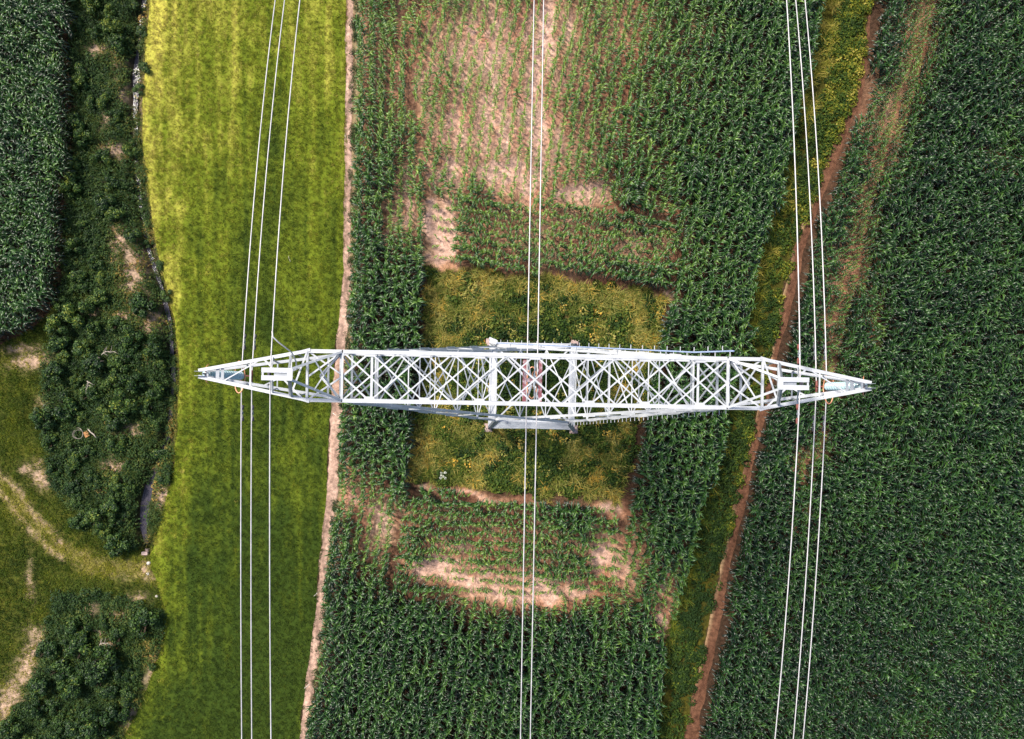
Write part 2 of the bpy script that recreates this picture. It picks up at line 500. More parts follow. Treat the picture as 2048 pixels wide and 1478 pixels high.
M['soil'] = soil_mat('field soil', 0.75, 0.8, 20.0, 4.0)
M['turf'] = soil_mat('meadow turf', 0.35, 0.3, 30.0, 9.0)
M['dirt'] = soil_mat('dry dirt', 0.7, 0.7, 16.0, 3.5)

# ground: one sheet, fine where it is seen, reaching the horizon
fx_ = np.arange(-300, 2360, 5.5)
fy_ = np.arange(1790, -290, -5.5)
far = np.array([-15000, -9000, -5000, -2500, -1200, -700])
ax_ = np.concatenate([far, fx_, 2048 - far[::-1]])
ay_ = np.concatenate([1478 - far, fy_, far[::-1]])
PX, PY = np.meshgrid(ax_, ay_)
ox = (vnoise(PX / 14, PY / 14, 41, 2) - .5) * 14
oy = (vnoise(PX / 14, PY / 14, 43, 2) - .5) * 14
cols = soil_colour(PX + ox, PY + oy)
out = (PX < -300) | (PX > 2360) | (PY < -290) | (PY > 1790)
cols[out] = np.array((0.05, 0.07, 0.025)) * (0.7 + 0.6 * vnoise(PX / 400, PY / 400, 8, 3))[out][:, None]
Xg, Yg = gx(PX), gy(PY)
ground = grid_mesh('ground', Xg, Yg, zground(Xg, Yg), cols, M['soil'])
tag(ground, kind='structure')


def meadow_tint(px, py):
    n = vnoise(px / 26.0, py / 60.0, 3, 4)
    st = 0.62 * vnoise(px / 10.0, py / 260.0, 4, 3) + 0.38 * vnoise(px / 3.2, py / 160.0, 44, 2)   # lines left by the mower
    d = 0.42 * n + 0.62 * st - 0.30 + .34 * (vnoise(px / 55., py / 70., 66, 3) - .25)
    d += 0.30 * np.exp(-((px - meadow_l(py)) / 42.0) ** 2)         # dry margin by the ditch
    d += 0.36 * np.exp(-((py + 150) / 520.0) ** 2)                 # yellower far end, its brighter light painted into the tint
    d -= 0.16 * np.exp(-((px - 520) / 60.0) ** 2)
    d -= 0.20 * np.clip((py - 600) / 700, 0, 1)  # greener near end, with its dimmer light painted into the tint
    for cx, a in ((395, .22), (467, .25), (345, .12), (655, .2)):
        d += a * np.exp(-((px - cx + (py - 200) * 0.02) / 7.0) ** 2) * np.clip(1.3 - py / 420.0, 0, 1) * (0.3 + vnoise(px * 0 + cx, py / 30, 9, 2))
    d -= 0.14 * np.clip((py - 850) / 500, 0, 1)  # more of the painted fall-off of light towards the near end
    sp = vnoise(px / 6.0, py / 6.0, 14, 2)
    d += 0.45 * np.clip((sp - 0.74) * 5, 0, 1) * np.exp(-((px - meadow_l(py)) / 130.0) ** 2)
    return np.clip(d, 0, 1)


def strip_sheet(name, xl, xr, y0, y1, ny, nc, z, colfun, mat, wob=3.0):
    py = np.linspace(y1, y0, ny)
    u = np.linspace(0, 1, nc)
    L = xl(py) + (vnoise(py / 34.0, py * 0 + 3, 51, 5) - .5) * 2 * wob
    R = xr(py) + (vnoise(py / 34.0, py * 0 + 8, 52, 5) - .5) * 2 * wob
    PX = L[:, None] * (1 - u) + R[:, None] * u
    PY = np.repeat(py[:, None], nc, 1)
    X, Y = gx(PX), gy(PY)
    o = grid_mesh(name, X, Y, zground(X, Y) + z, colfun(PX, PY), mat)
    return tag(o, kind='structure')


def meadow_col(px, py):
    d = meadow_tint(px, py)
    c0 = np.array((0.036, 0.062, 0.008)); c1 = np.array((0.145, 0.185, 0.014)); c2 = np.array((0.52, 0.48, 0.08))
    c = mix(np.zeros(px.shape + (3,)) + c0, c1, d * 2)
    return mix(c, c2, d * 2 - 1)


def path_col(px, py):
    n = vnoise(px / 6.0, py / 20.0, 61, 3)
    return np.stack([0.42 + .2 * n, 0.26 + .16 * n, 0.19 + .13 * n], -1) * (0.25 + 1.1 * vnoise(px / 6, py / 30, 62, 3))[..., None]


def track_col(px, py):
    n = vnoise(px / 8.0, py / 24.0, 71, 3)
    e = np.clip(1 - np.abs((px - track_l(py)) / 7.0), 0, 1)
    c = np.stack([0.075 + .13 * n, 0.034 + .065 * n, 0.021 + .036 * n], -1)
    return mix(c, (0.50, 0.34, 0.18), e * (0.4 + n) * (py > 380) * np.clip(vnoise(px * 0, py / 70, 72, 2) * 2 - .5, 0, 1))


strip_sheet('meadow', meadow_l, path_l, -290, 1780, 330, 66, 0.016, meadow_col, M['turf'], 4.0)
strip_sheet('dirt_path', path_l, path_r, -290, 1780, 420, 7, 0.010, path_col, M['dirt'], 5.0)
strip_sheet('farm_track', track_l, track_r, -290, 1780, 420, 8, 0.010, track_col, M['dirt'], 5.0)


def water_col(px, py): return np.zeros(px.shape + (3,)) + 0.05


py = np.linspace(1090, -290, 180)
u = np.linspace(-1, 1, 6)
hw = 4.0 + 3 * (vnoise(py / 30.0, py * 0, 81, 2) - .5) + 9 * np.exp(-((py - 1010) / 45) ** 2) + 4 * np.exp(-((py - 150) / 30) ** 2) + 4 * np.exp(-((py - 275) / 22) ** 2)
PXs = ditch_x(py)[:, None] + hw[:, None] * u
PYs = np.repeat(py[:, None], 6, 1)
st = grid_mesh('stream', gx(PXs), gy(PYs), np.zeros(PXs.shape) - 0.42, water_col(PXs, PYs), M['water'])
tag(st, kind='structure')

# ------------------------------------------------------------------ plant meshes
SRC = bpy.data.collections.new('plant_sources')      # not linked to the scene: only the planted copies are


def mesh_from(name, vs, fs, tint, mat, smooth=True):
    me = bpy.data.meshes.new(name)
    me.from_pydata([tuple(v) for v in vs], [], fs)
    a = me.attributes.new('leaf_tint', 'FLOAT', 'POINT')
    a.data.foreach_set('value', np.asarray(tint, np.float32))
    me.materials.append(mat)
    if smooth: me.polygons.foreach_set('use_smooth', [True] * len(me.polygons))
    me.update()
    return me


def blade(vs, fs, tn, base, az, L, W, e0, e1, segs, t, twist=0.0, fold=0.25, curve=1.0):
    """a leaf as an arching folded strip: elevation runs from e0 at the stem to e1 at the tip"""
    p = np.array(base, float)
    ca, sa = math.cos(az), math.sin(az)
    n0 = len(vs)
    for i in range(segs + 1):
        s = i / segs
        e = e0 + (e1 - e0) * s ** curve
        wdt = W * (0.35 + 0.65 * min(1, s * 4)) * (1 - s ** 2.2) + 0.002
        az2 = az + twist * s
        side = np.array((-math.sin(az2), math.cos(az2), 0.0))
        d = np.array((math.cos(az2) * math.cos(e), math.sin(az2) * math.cos(e), math.sin(e)))
        nrm = np.cross(d, side) * -1
        if nrm[2] < 0 and abs(e) < 1.5: nrm = -nrm
        vs += [p + side * wdt / 2 + nrm * wdt * fold, p.copy(), p - side * wdt / 2 + nrm * wdt * fold]
        tn += [t] * 3
        p = p + d * (L / segs)
    for i in range(segs):
        a = n0 + i * 3
        fs.append((a, a + 1, a + 4, a + 3))
        fs.append((a + 1, a + 2, a + 5, a + 4))


def corn_mesh(seed):
    r = random.Random(seed)
    vs, fs, tn = [], [], []
    hgt = 1.75
    for i in range(5):                                              # stalk
        z = hgt * i / 4
        rad = 0.017 * (1 - 0.6 * i / 4)
        for k in range(5):
            g = 2 * math.pi * k / 5
            vs.append(np.array((rad * math.cos(g), rad * math.sin(g), z))); tn.append(0.45)
    for i in range(4):
        for k in range(5):
            fs.append((i * 5 + k, i * 5 + (k + 1) % 5, i * 5 + 5 + (k + 1) % 5, i * 5 + 5 + k))
    plane = r.uniform(0, 6.28)
    n = 8
    for j in range(n):
        s = j / (n - 1)
        az = plane + math.pi * j + r.uniform(-.45, .45)
        z = 0.25 + 1.45 * s
        L = (0.75 + 0.2 * math.sin(s * 3.0)) * r.uniform(.85, 1.15) * (1 - 0.2 * s)
        e0 = 0.95 + 0.25 * s + r.uniform(-.15, .15)
        e1 = -1.25 + 0.55 * s + r.uniform(-.3, .3)
        blade(vs, fs, tn, (0, 0, z), az, L, 0.128 * r.uniform(.8, 1.2), e0, e1, 6, -0.02 + 0.36 * s + r.uniform(-.1, .16), r.uniform(-.5, .5), 0.22, 0.8)  # lower leaves darker: shade inside the stand painted into the leaf tint
    for j in range(3):                                              # rolled top leaves
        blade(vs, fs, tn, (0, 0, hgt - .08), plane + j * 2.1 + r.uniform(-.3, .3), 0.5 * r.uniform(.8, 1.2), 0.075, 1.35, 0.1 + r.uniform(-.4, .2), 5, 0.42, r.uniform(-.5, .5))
    return mesh_from('corn_plant', vs, fs, tn, M['corn'])


def tuft_mesh(name, seed, n, L, W, spread, mat, e0=(0.9, 1.5), e1=(-.3, 1.0), segs=3, t=(0.0, 0.35)):
    r = random.Random(seed)
    vs, fs, tn = [], [], []
    for i in range(n):
        a = r.uniform(0, 6.28)
        q = spread * math.sqrt(r.random())
        blade(vs, fs, tn, (q * math.cos(a), q * math.sin(a), 0), r.uniform(0, 6.28), L * r.uniform(.5, 1.2), W * r.uniform(.7, 1.3), r.uniform(*e0), r.uniform(*e1), segs, r.uniform(*t), 0.2, 0.15)
    return mesh_from(name, vs, fs, tn, mat)


def leaf_quads(vs, fs, tn, c, nrm, size, r, t, aspect=0.6):
    n = Vector(nrm)
    n = (n + Vector((r.uniform(-.6, .6), r.uniform(-.6, .6), r.uniform(-.3, .6)))).normalized()
    a = n.orthogonal().normalized()
    a.rotate(Matrix.Rotation(r.uniform(0, 6.28), 3, n))
    b = n.cross(a)
    s = size * r.uniform(.65, 1.35)
    k = len(vs)
    c = Vector(c)
    vs += [np.array(c - a * s * .5), np.array(c + b * s * aspect * .5 + n * s * .08), np.array(c + a * s * .5 - n * s * .1), np.array(c - b * s * aspect * .5 + n * s * .08)]
    fs.append((k, k + 1, k + 2, k + 3))
    tn += [t] * 4


def bush_mesh(name, seed, R, Hh, nleaf, size, mat, lumps=9, t=(0.1, 0.75), dead=0.0):
    r = random.Random(seed)
    vs, fs, tn = [], [], []
    cs = []
    for i in range(lumps):
        a = r.uniform(0, 6.28)
        q = R * 0.72 * math.sqrt(r.random())
        cs.append((q * math.cos(a), q * math.sin(a), Hh * (0.42 + 0.35 * (1 - q / R)) * r.uniform(.75, 1.2), R * r.uniform(.22, .45), r.uniform(-.16, .16)))
    for i in range(nleaf):
        x, y, z, rr, lt = cs[r.randrange(lumps)]
        d = Vector((r.gauss(0, 1), r.gauss(0, 1), r.gauss(0.35, 1))).normalized()
        k = rr * (r.uniform(.35, 1.18) ** 0.5)
        p = (x + d.x * k, y + d.y * k, max(0.05, z + d.z * k * 0.85))
        leaf_quads(vs, fs, tn, p, d, size, r, min(1, max(0, r.uniform(*t) * 0.75 + lt + (0.9 if r.random() < dead else 0))))
    return mesh_from(name, vs, fs, tn, mat, False)


def clump_mesh(name, seed, R, Hh, n, size, mat, t=(0.0, 0.5)):
    r = random.Random(seed)
    vs, fs, tn = [], [], []
    for i in range(n):
        a = r.uniform(0, 6.28)
        q = R * math.sqrt(r.random())
        z = Hh * (1 - (q / R) ** 2 * .7) * r.uniform(.2, 1)
        leaf_quads(vs, fs, tn, (q * math.cos(a), q * math.sin(a), z), (math.cos(a) * .4, math.sin(a) * .4, 1), size, r, r.uniform(*t))
    return mesh_from(name, vs, fs, tn, mat, False)


def source(meshes, cname):
    col = bpy.data.collections.new(cname)
    for i, me in enumerate(meshes):
        col.objects.link(bpy.data.objects.new('%s_%02d' % (cname, i), me))
    return col


def scatter_group(col):
    ng = bpy.data.node_groups.new('scatter_' + col.name, 'GeometryNodeTree')
    ng.interface.new_socket('Geometry', in_out='INPUT', socket_type='NodeSocketGeometry')
    ng.interface.new_socket('Geometry', in_out='OUTPUT', socket_type='NodeSocketGeometry')
    N, L = ng.nodes, ng.links
    gi, go = N.new('NodeGroupInput'), N.new('NodeGroupOutput')
    mp = N.new('GeometryNodeMeshToPoints')
    ip = N.new('GeometryNodeInstanceOnPoints')
    ci = N.new('GeometryNodeCollectionInfo')
    ci.inputs['Collection'].default_value = col
    ci.inputs['Separate Children'].default_value = True
    ci.inputs['Reset Children'].default_value = True

    def attr(nm, typ):
        a = N.new('GeometryNodeInputNamedAttribute')
        a.data_type = typ
        a.inputs['Name'].default_value = nm
        return a.outputs['Attribute']
    L.new(gi.outputs[0], mp.inputs['Mesh'])
    L.new(mp.outputs['Points'], ip.inputs['Points'])
    L.new(ci.outputs[0], ip.inputs['Instance'])
    ip.inputs['Pick Instance'].default_value = True
    L.new(attr('variant', 'INT'), ip.inputs['Instance Index'])
    L.new(attr('rot', 'FLOAT_VECTOR'), ip.inputs['Rotation'])
    L.new(attr('scl', 'FLOAT_VECTOR'), ip.inputs['Scale'])
    L.new(ip.outputs['Instances'], go.inputs[0])
    return ng


def scatter(name, x, y, z, scl, tint, col, nvar, label, cat, tilt=0.12, variant=None, rz=None):
    n = len(x)
    me = bpy.data.meshes.new(name)
    me.vertices.add(n)
    me.vertices.foreach_set('co', np.stack([x, y, z], -1).astype(np.float32).ravel())
    a = me.attributes.new('variant', 'INT', 'POINT')
    a.data.foreach_set('value', (RNG.integers(0, nvar, n) if variant is None else variant).astype(np.int32))
    a = me.attributes.new('rot', 'FLOAT_VECTOR', 'POINT')
    rot = np.stack([RNG.normal(0, tilt, n), RNG.normal(0, tilt, n), RNG.uniform(0, 6.283, n) if rz is None else rz], -1)
    a.data.foreach_set('vector', rot.astype(np.float32).ravel())
    a = me.attributes.new('scl', 'FLOAT_VECTOR', 'POINT')
    s = np.asarray(scl, float)
    if s.ndim == 1: s = np.repeat(s[:, None], 3, 1)
    a.data.foreach_set('vector', s.astype(np.float32).ravel())
    a = me.attributes.new('plant_tint', 'FLOAT', 'POINT')
    a.data.foreach_set('value', np.asarray(tint, np.float32))
    o = bpy.data.objects.new(name, me)
    C.objects.link(o)
    md = o.modifiers.new('scatter', 'NODES')
    md.node_group = scatter_group(col)
    for me_ in [ob.data for ob in col.objects]:
        if me_.materials and me_.materials[0].name not in [m.name for m in me.materials]:
            me.materials.append(me_.materials[0])
    return tag(o, label, cat, kind='stuff')


# ------------------------------------------------------------------ maize
corn_meshes = [corn_mesh(100 + i) for i in range(9)]
corn_col = source(corn_meshes, 'maize_source')
pts = []        # px, py, row heading


def rows_in(poly, dirv, spacing=0.75, step=0.235, keep=None):
    d = np.array(dirv, float)
    d /= np.hypot(*d)
    nrm = np.array((-d[1], d[0]))
    P = np.array(poly, float)
    k = F / H
    a, b_ = P @ d, P @ nrm
    us = np.arange(b_.min(), b_.max(), spacing * k)
    ts = np.arange(a.min(), a.max(), step * k)
    U, T = np.meshgrid(us, ts)
    U = U + RNG.normal(0, 0.035 * k, U.shape)
    T = T + RNG.normal(0, 0.05 * k, T.shape)
    # rows wander a little, as a drill does
    U = U + (vnoise(T / 160.0, U * 0 + 2, 91, 2) - .5) * 0.5 * k
    X = T * d[0] + U * nrm[0]
    Y = T * d[1] + U * nrm[1]
    m = inside(X, Y, poly)
    if keep is not None: m &= keep(X, Y)
    for x, y in zip(X[m], Y[m]): pts.append((x, y))


rows_in(field_tl, (0.05, 1))
yy = np.arange(-200, 1205, 0.235 * F / H)
for k in range(9):                                                   # rows that follow the path
    xx = strip_l(yy) + 14 + k * 19.8
    m = xx < strip_in(yy) - 2
    q = np.stack([xx[m] + RNG.normal(0, 1.1, m.sum()), yy[m] + RNG.normal(0, 1.4, m.sum())], -1)
    pts += [tuple(p) for p in q]
right_edge = [(float(verge_l(y)) - 4, y) for y in (-200, -100, 0, 100, 200, 320, 450, 560, 690)]
rows_in([(799, -200)] + right_edge + [(1320, 692), (1334, 600), (1347, 440), (1210, 408), (866, 398), (838, 250), (808, 0)], (-0.2, 1))
rows_in([(866, 404), (1210, 414), (1343, 446), (1332, 582), (1240, 566), (1100, 548), (866, 528)], (1, 0.165), 0.72)
lower_edge = [(float(verge_l(y)) - 4, y) for y in (692, 760, 830, 960, 1100, 1230)]
rows_in([(1322, 694)] + lower_edge + [(1246, 1180), (1238, 1040), (1256, 990), (1272, 900), (1296, 800)], (-0.2, 1))
rows_in([(826, 978), (1000, 990), (1232, 1014), (1238, 1180), (1000, 1190), (796, 1180), (806, 1050)], (1, 0.055), 0.72)
bot = [(float(verge_l(y)) - 4, y) for y in (1232, 1350, 1478, 1680)]
rows_in([(668, 1206), (796, 1186), (1000, 1194), (1240, 1186)] + bot + [(float(strip_l(y)) + 5, y) for y in (1680, 1478, 1330)], (-0.12, 1))
hl = [(float(track_r(y)) + 4, y) for y in (-200, 0, 100, 200, 350, 500, 600, 700, 830, 960, 1080, 1250, 1400, 1478, 1680)]
rows_in(hl + [(2250, 1680), (2250, -200)], (-0.247, 1))

P = np.array(pts)
bb = bare(P[:, 0], P[:, 1])
n_big = vnoise(P[:, 0] / 60.0, P[:, 1] / 60.0, 6, 3)
rnd = RNG.random(len(P))
alive = rnd > np.clip((bb - 0.58) * 1.4, 0, 0.8)
# a few gaps in the stand
alive &= ~((vnoise(P[:, 0] / 16, P[:, 1] / 16, 33, 2) < 0.11))
P, bb, n_big = P[alive], bb[alive], n_big[alive]
hs = np.clip((1.06 - 0.95 * bb) * RNG.normal(1, 0.09, len(P)) * (0.82 + 0.36 * n_big), 0.20, 1.25)
tint = np.clip(0.7 * bb + RNG.normal(0, 0.08, len(P)) + 0.22 * (0.5 - n_big) + 0.02, -0.2, 0.75)
tint += 0.14 * np.exp(-((P[:, 0] - 1000) / 330.0) ** 2) * np.exp(-((P[:, 1] - 60) / 380.0) ** 2)
tint -= 0.10 * (P[:, 0] > track_r(P[:, 1])) * (bb < .25) + 0.05 * ((P[:, 1] > 1200) & (bb < .25))  # right and bottom fields darker: fall-off of light painted into the plant tint
wide = np.clip(hs * 0.85, 0.36, 1.05)
wide *= np.where((P[:, 0] > track_r(P[:, 1])) & (bb > .2), .8, 1.0)
# the plants nearest to the camera that stand free in view: one object each
blkA = (P[:, 0] > strip_l(P[:, 1])) & (P[:, 0] < 853) & (P[:, 1] > 545) & (P[:, 1] < 688)
row3 = (P[:, 0] > 1316) & (P[:, 0] < 1420) & (P[:, 1] > 585) & (P[:, 1] < 690)
iA = np.where(blkA)[0]
blkC = (P[:, 0] > strip_l(P[:, 1])) & (P[:, 0] < 818) & (P[:, 1] > 835) & (P[:, 1] < 955)
iB = np.where(row3)[0]
iC = np.where(blkC)[0][: max(0, 300 - len(iA) - len(iB))]
single = np.concatenate([iA, iB, iC])
rest = np.ones(len(P), bool)
rest[single] = False
X, Y = gx(P[:, 0]), gy(P[:, 1])
sc = np.stack([wide, wide, hs], -1)
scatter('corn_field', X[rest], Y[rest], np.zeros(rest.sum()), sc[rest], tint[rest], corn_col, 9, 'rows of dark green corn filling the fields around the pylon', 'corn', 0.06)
for grp, ids, lab in (('corn plants beside the lower half of the weed plot', iC, 'green corn plant between the dirt path and the weed plot, below the crossbeam'),
                      ('corn plants between the dirt path and the weed plot', iA, 'green corn plant between the dirt path and the weed plot, above the crossbeam'),
                      ('corn plants along the right side of the weed plot', iB, 'leafy green corn plant in the rows touching the right side of the weed plot')):
    for i in ids:
        o = bpy.data.objects.new('corn_plant', corn_meshes[int(RNG.integers(0, 9))])
        o.location = (X[i], Y[i], 0)
        o.rotation_euler = (RNG.normal(0, .06), RNG.normal(0, .06), RNG.uniform(0, 6.28))
        o.scale = sc[i]
        o['plant_tint'] = float(tint[i])
        C.objects.link(o)
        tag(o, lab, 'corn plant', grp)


# ------------------------------------------------------------------ grass, weeds, undergrowth
def sample(x0, x1, y0, y1, per_m2):
    area = (x1 - x0) * (y1 - y0) * (H / F) ** 2
    n = int(area * per_m2)
    return RNG.uniform(x0, x1, n), RNG.uniform(y0, y1, n)


def lay(px, py):
    x, y = gx(px), gy(py)
    return x, y, zground(x, y)


grass_meshes = [tuft_mesh('grass_tuft', 200 + i, 14, 0.13, 0.020, 0.12, M['grass'], (0.7, 1.5), (-.5, .9), 2, (-.12, .22)) for i in range(5)]
grass_col = source(grass_meshes, 'tuft_source')
px, py = sample(150, 720, -200, 1680, 52)
m = (px > meadow_l(py) - 3) & (px < path_l(py) + 6 * vnoise(px * 0 + 4, py / 14, 63, 3) ** 2)
px, py = px[m], py[m]
t = meadow_tint(px, py)
x, y, z = lay(px, py)
scatter('meadow_grass', x, y, z + 0.014, RNG.uniform(.55, 1.25, len(px)), t + RNG.normal(0, .15, len(px)), grass_col, 5, 'short mown green and yellow grass of the meadow strip', 'grass', 0.1)

px, py = sample(-250, 345, 640, 1680, 40)
m = (px < meadow_l(py)) & ~inside(px, py, field_tl) & ~inside(px, py, thick1) & ~inside(px, py, thick2)
dn = dry(px, py)
m &= RNG.random(len(px)) > dn * 0.85
px, py, dn = px[m], py[m], dn[m]
x, y, z = lay(px, py)
nn = vnoise(px / 25., py / 25., 15, 3)
scatter('rough_grass', x, y, z, RNG.uniform(.8, 1.9, len(px)), 0.62 * nn - 0.12 + dn * .6 + .38 * np.exp(-(bend_dist(px, py) / 20.) ** 2) + RNG.normal(0, .08, len(px)), grass_col, 5, 'rough grass around the bend of the earth track', 'grass', 0.15)

under_meshes = [clump_mesh('weed_clump', 300 + i, 0.40, 0.45, 36, 0.15, M['under'], (0.05, .6)) for i in range(4)] + \
               [tuft_mesh('weed_grass', 320 + i, 22, 0.55, 0.022, 0.25, M['under'], (0.7, 1.5), (-.9, .6), 3, (0.1, .6)) for i in range(3)]
under_col = source(under_meshes, 'undergrowth_source')
px, py = sample(-250, 365, -200, 1680, 17)
m = inside(px, py, thick1) | inside(px, py, thick2)
px, py = px[m], py[m]
dn = dry(px, py)
keep = (RNG.random(len(px)) > dn * 0.95) & (np.abs(px - ditch_x(py)) > np.where((py > 960) & (py < 1075), 15, np.where(np.abs(py - 150) < 40, 10, 5)))
px, py, dn = px[keep], py[keep], dn[keep]
x, y, z = lay(px, py)
nn = vnoise(px / 28., py / 28., 16, 3)
near = np.exp(-((px - ditch_x(py) - 8) / 16.0) ** 2) * np.clip(vnoise(px * 0, py / 60., 18, 2) * 2.2 - .7, 0, 1)
scatter('undergrowth', x, y, z, RNG.uniform(.6, 1.35, len(px)), 0.5 * nn - .22 + dn * .5 + near * .45 + RNG.normal(0, .06, len(px)), under_col, 7, 'tangled green undergrowth between the shrubs beside the ditch', 'undergrowth', 0.2)

plot_meshes = [clump_mesh('broadleaf_weed', 400 + i, 0.36, 0.5, 34, 0.17, M['weed'], (0.0, .42)) for i in range(4)] + \
              [tuft_mesh('dry_grass', 420 + i, 22, 0.62, 0.030, 0.20, M['weed'], (0.6, 1.5), (-.9, .5), 4, (0.40, .82)) for i in range(4)]
plot_col = source(plot_meshes, 'plot_source')
px, py = sample(820, 1345, 525, 1010, 19)
wob = (vnoise(px / 26., py / 26., 190, 3) - .5) * 38 + RNG.normal(0, 4, len(px))
m = inside(px + wob, py + wob, plot_poly)
px, py = px[m], py[m]
x, y, z = lay(px, py)
# broad leaves around the foot of the pylon, dry grass towards the edges
g1 = np.exp(-(((px - 1080) / 150.) ** 2 + ((py - 745) / 95.) ** 2)) + 0.3 * np.exp(-(((px - 1150) / 160.) ** 2 + ((py - 930) / 60.) ** 2))
green = g1 + (vnoise(px / 26., py / 26., 20, 3) - .5) * 1.1
isg = green > 0.16
var = np.where(isg, RNG.integers(0, 4, len(px)), RNG.integers(4, 8, len(px)))
fl = vnoise(px / 9., py / 9., 22, 2)
g1 = np.exp(-(((px - 1075) / 95.) ** 2 + ((py - 745) / 120.) ** 2))  # darker growth round the pylon foot, shade of its body painted in
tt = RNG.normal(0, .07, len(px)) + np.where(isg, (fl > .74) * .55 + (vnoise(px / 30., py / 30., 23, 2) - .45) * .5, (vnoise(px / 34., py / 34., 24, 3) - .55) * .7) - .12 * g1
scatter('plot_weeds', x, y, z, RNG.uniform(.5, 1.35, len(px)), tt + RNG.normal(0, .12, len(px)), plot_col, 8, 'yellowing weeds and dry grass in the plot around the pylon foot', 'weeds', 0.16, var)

verge_meshes = [tuft_mesh('tall_grass', 500 + i, 24, 0.85, 0.030, 0.2, M['verge'], (0.6, 1.5), (-1.0, .4), 4, (0.3, .75)) for i in range(4)] + \
               [clump_mesh('verge_weed', 520 + i, 0.38, 0.55, 36, 0.17, M['verge'], (0.0, .5)) for i in range(3)]
verge_col = source(verge_meshes, 'verge_source')
px, py = sample(1230, 1800, -200, 1680, 18)
m = (RNG.random(len(px)) < 2.6 * vnoise(px / 13., py / 20., 37, 2) - .55) & (px > verge_l(py) - 5) & (px < track_l(py) + 2)
px, py = px[m], py[m]
u = (px - verge_l(py)) / np.maximum(10, track_l(py) - verge_l(py))
x, y, z = lay(px, py)
nn = vnoise(px / 22., py / 40., 25, 3)
gg = (u > 0.36 - .12 * np.clip((py - 250) / 500, 0, 1) + (nn - .5) * .7) | (nn > .6)
var = np.where(gg, RNG.integers(4, 7, len(px)), RNG.integers(0, 4, len(px)))
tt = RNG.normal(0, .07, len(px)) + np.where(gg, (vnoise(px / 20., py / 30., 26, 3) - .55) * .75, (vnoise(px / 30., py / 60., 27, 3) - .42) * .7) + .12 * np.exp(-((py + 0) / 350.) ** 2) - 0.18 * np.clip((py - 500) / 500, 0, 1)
tt += .35 * (u > .88) * vnoise(px / 10., py / 20., 28, 2)
scatter('verge_grass', x, y, z, RNG.uniform(.45, 1.15, len(px)), tt + RNG.normal(0, .13, len(px)), verge_col, 7, 'tall yellow green grass and weeds on the verge between two corn fields', 'grass', 0.22, var)

px, py = sample(590, 722, -200, 1680, 20)
m = (px > path_r(py) - 5 * vnoise(px * 0, py / 20, 64, 2)) & (px < strip_l(py) + 3) & (vnoise(px / 14., py / 24., 29, 2) > .36)
px, py = px[m], py[m]
x, y, z = lay(px, py)
scatter('path_weeds', x, y, z, RNG.uniform(.3, .75, len(px)), RNG.normal(-.05, .12, len(px)), under_col, 7, 'low weeds growing between the dirt path and the corn', 'weeds', 0.2)

# dry stalks and leaf litter lying on the poor soil
litter = [tuft_mesh('straw', 600 + i, 9, 0.16, 0.018, 0.22, M['straw'], (0.0, .25), (-.1, .1), 1, (.3, .9)) for i in range(3)]
lit_col = source(litter, 'straw_source')
px, py = sample(690, 1360, -150, 1280, 55)
m = (RNG.random(len(px)) < bare(px, py) * 1.2 - .25) & ~inside(px, py, plot_poly)
px, py = px[m], py[m]
x, y, z = lay(px, py)
scatter('straw_litter', x, y, z + .01, RNG.uniform(.6, 1.4, len(px)), RNG.normal(0, .15, len(px)), lit_col, 3, 'pale straw scattered on the bare patches of the corn field', 'straw', 0.05)

# ------------------------------------------------------------------ shrubs: one object each
shrub_data = []
for i in range(7):
    R, Hh = 1.0, (1.0, 1.25, 1.5, 1.1, 1.35, 0.9, 1.2)[i]
    fol = bush_mesh('foliage', 700 + i, R, Hh, 1350, 0.165, M['shrub'], 8 + i % 4, (0.05, 1.0), 0.02)
    mb = MB()
    r = random.Random(i)
    for k in range(5):
        a = r.uniform(0, 6.28)
        mb.tube([(0.03 * math.cos(a), 0.03 * math.sin(a), -0.05), (0.25 * math.cos(a), 0.25 * math.sin(a), Hh * .4), (0.5 * math.cos(a + .3), 0.5 * math.sin(a + .3), Hh * .75)], [0.035, 0.025, 0.01], 5)
    st = bpy.data.meshes.new('stem')
    st.from_pydata(mb.v, [], mb.f)
    st.materials.append(M['bark'])
    shrub_data.append((fol, st))


def shrub(px, py, r, k, label, group=None, tint=0.0, name='shrub', hz=1.0):
    x, y = float(gx(px)), float(gy(py))
    o = empty(name, (x, y, float(zground(np.array(x), np.array(y)))), RNG.uniform(0, 6.28))
    f = bpy.data.objects.new('foliage', shrub_data[k][0])
    s = bpy.data.objects.new('stem', shrub_data[k][1])
    for c in (f, s):
        C.objects.link(c)
        c.parent = o
        c.scale = (r, r, min(r, 1.3) * hz)
    f['plant_tint'] = tint
    return tag(o, label, 'shrub', group)


solo = [(240, 95, .95, 'broad green shrub nearest the top edge of the ditch bank'),
        (232, 92, .0, ''), (263, 298, .75, 'round bright green shrub on the ditch bank beside a dry pale patch'),
        (300, 1240, 1.25, 'round dark green bush standing at the meadow edge below the track bend'),
        (268, 470, .75, 'dark green shrub beside the dark gap of the ditch at the meadow edge'),
        (255, 700, 1.0, 'blue green shrub next to the bleached dead branches'),
        (246, 965, .8, 'yellow green shrub beside the open stretch of stream'),
        (322, 905, .9, 'dark shrub on the meadow side of the ditch, nearest the bleached strip of turf')]
taken = []
for k, (a, b_, r_, lab) in enumerate(solo):
    if not r_: continue
    shrub(a, b_, r_, k % 7, lab, tint=0.25 if 'yellow' in lab else (0.08 if 'bright' in lab else -0.04))
    taken.append((a, b_, r_ * 26))


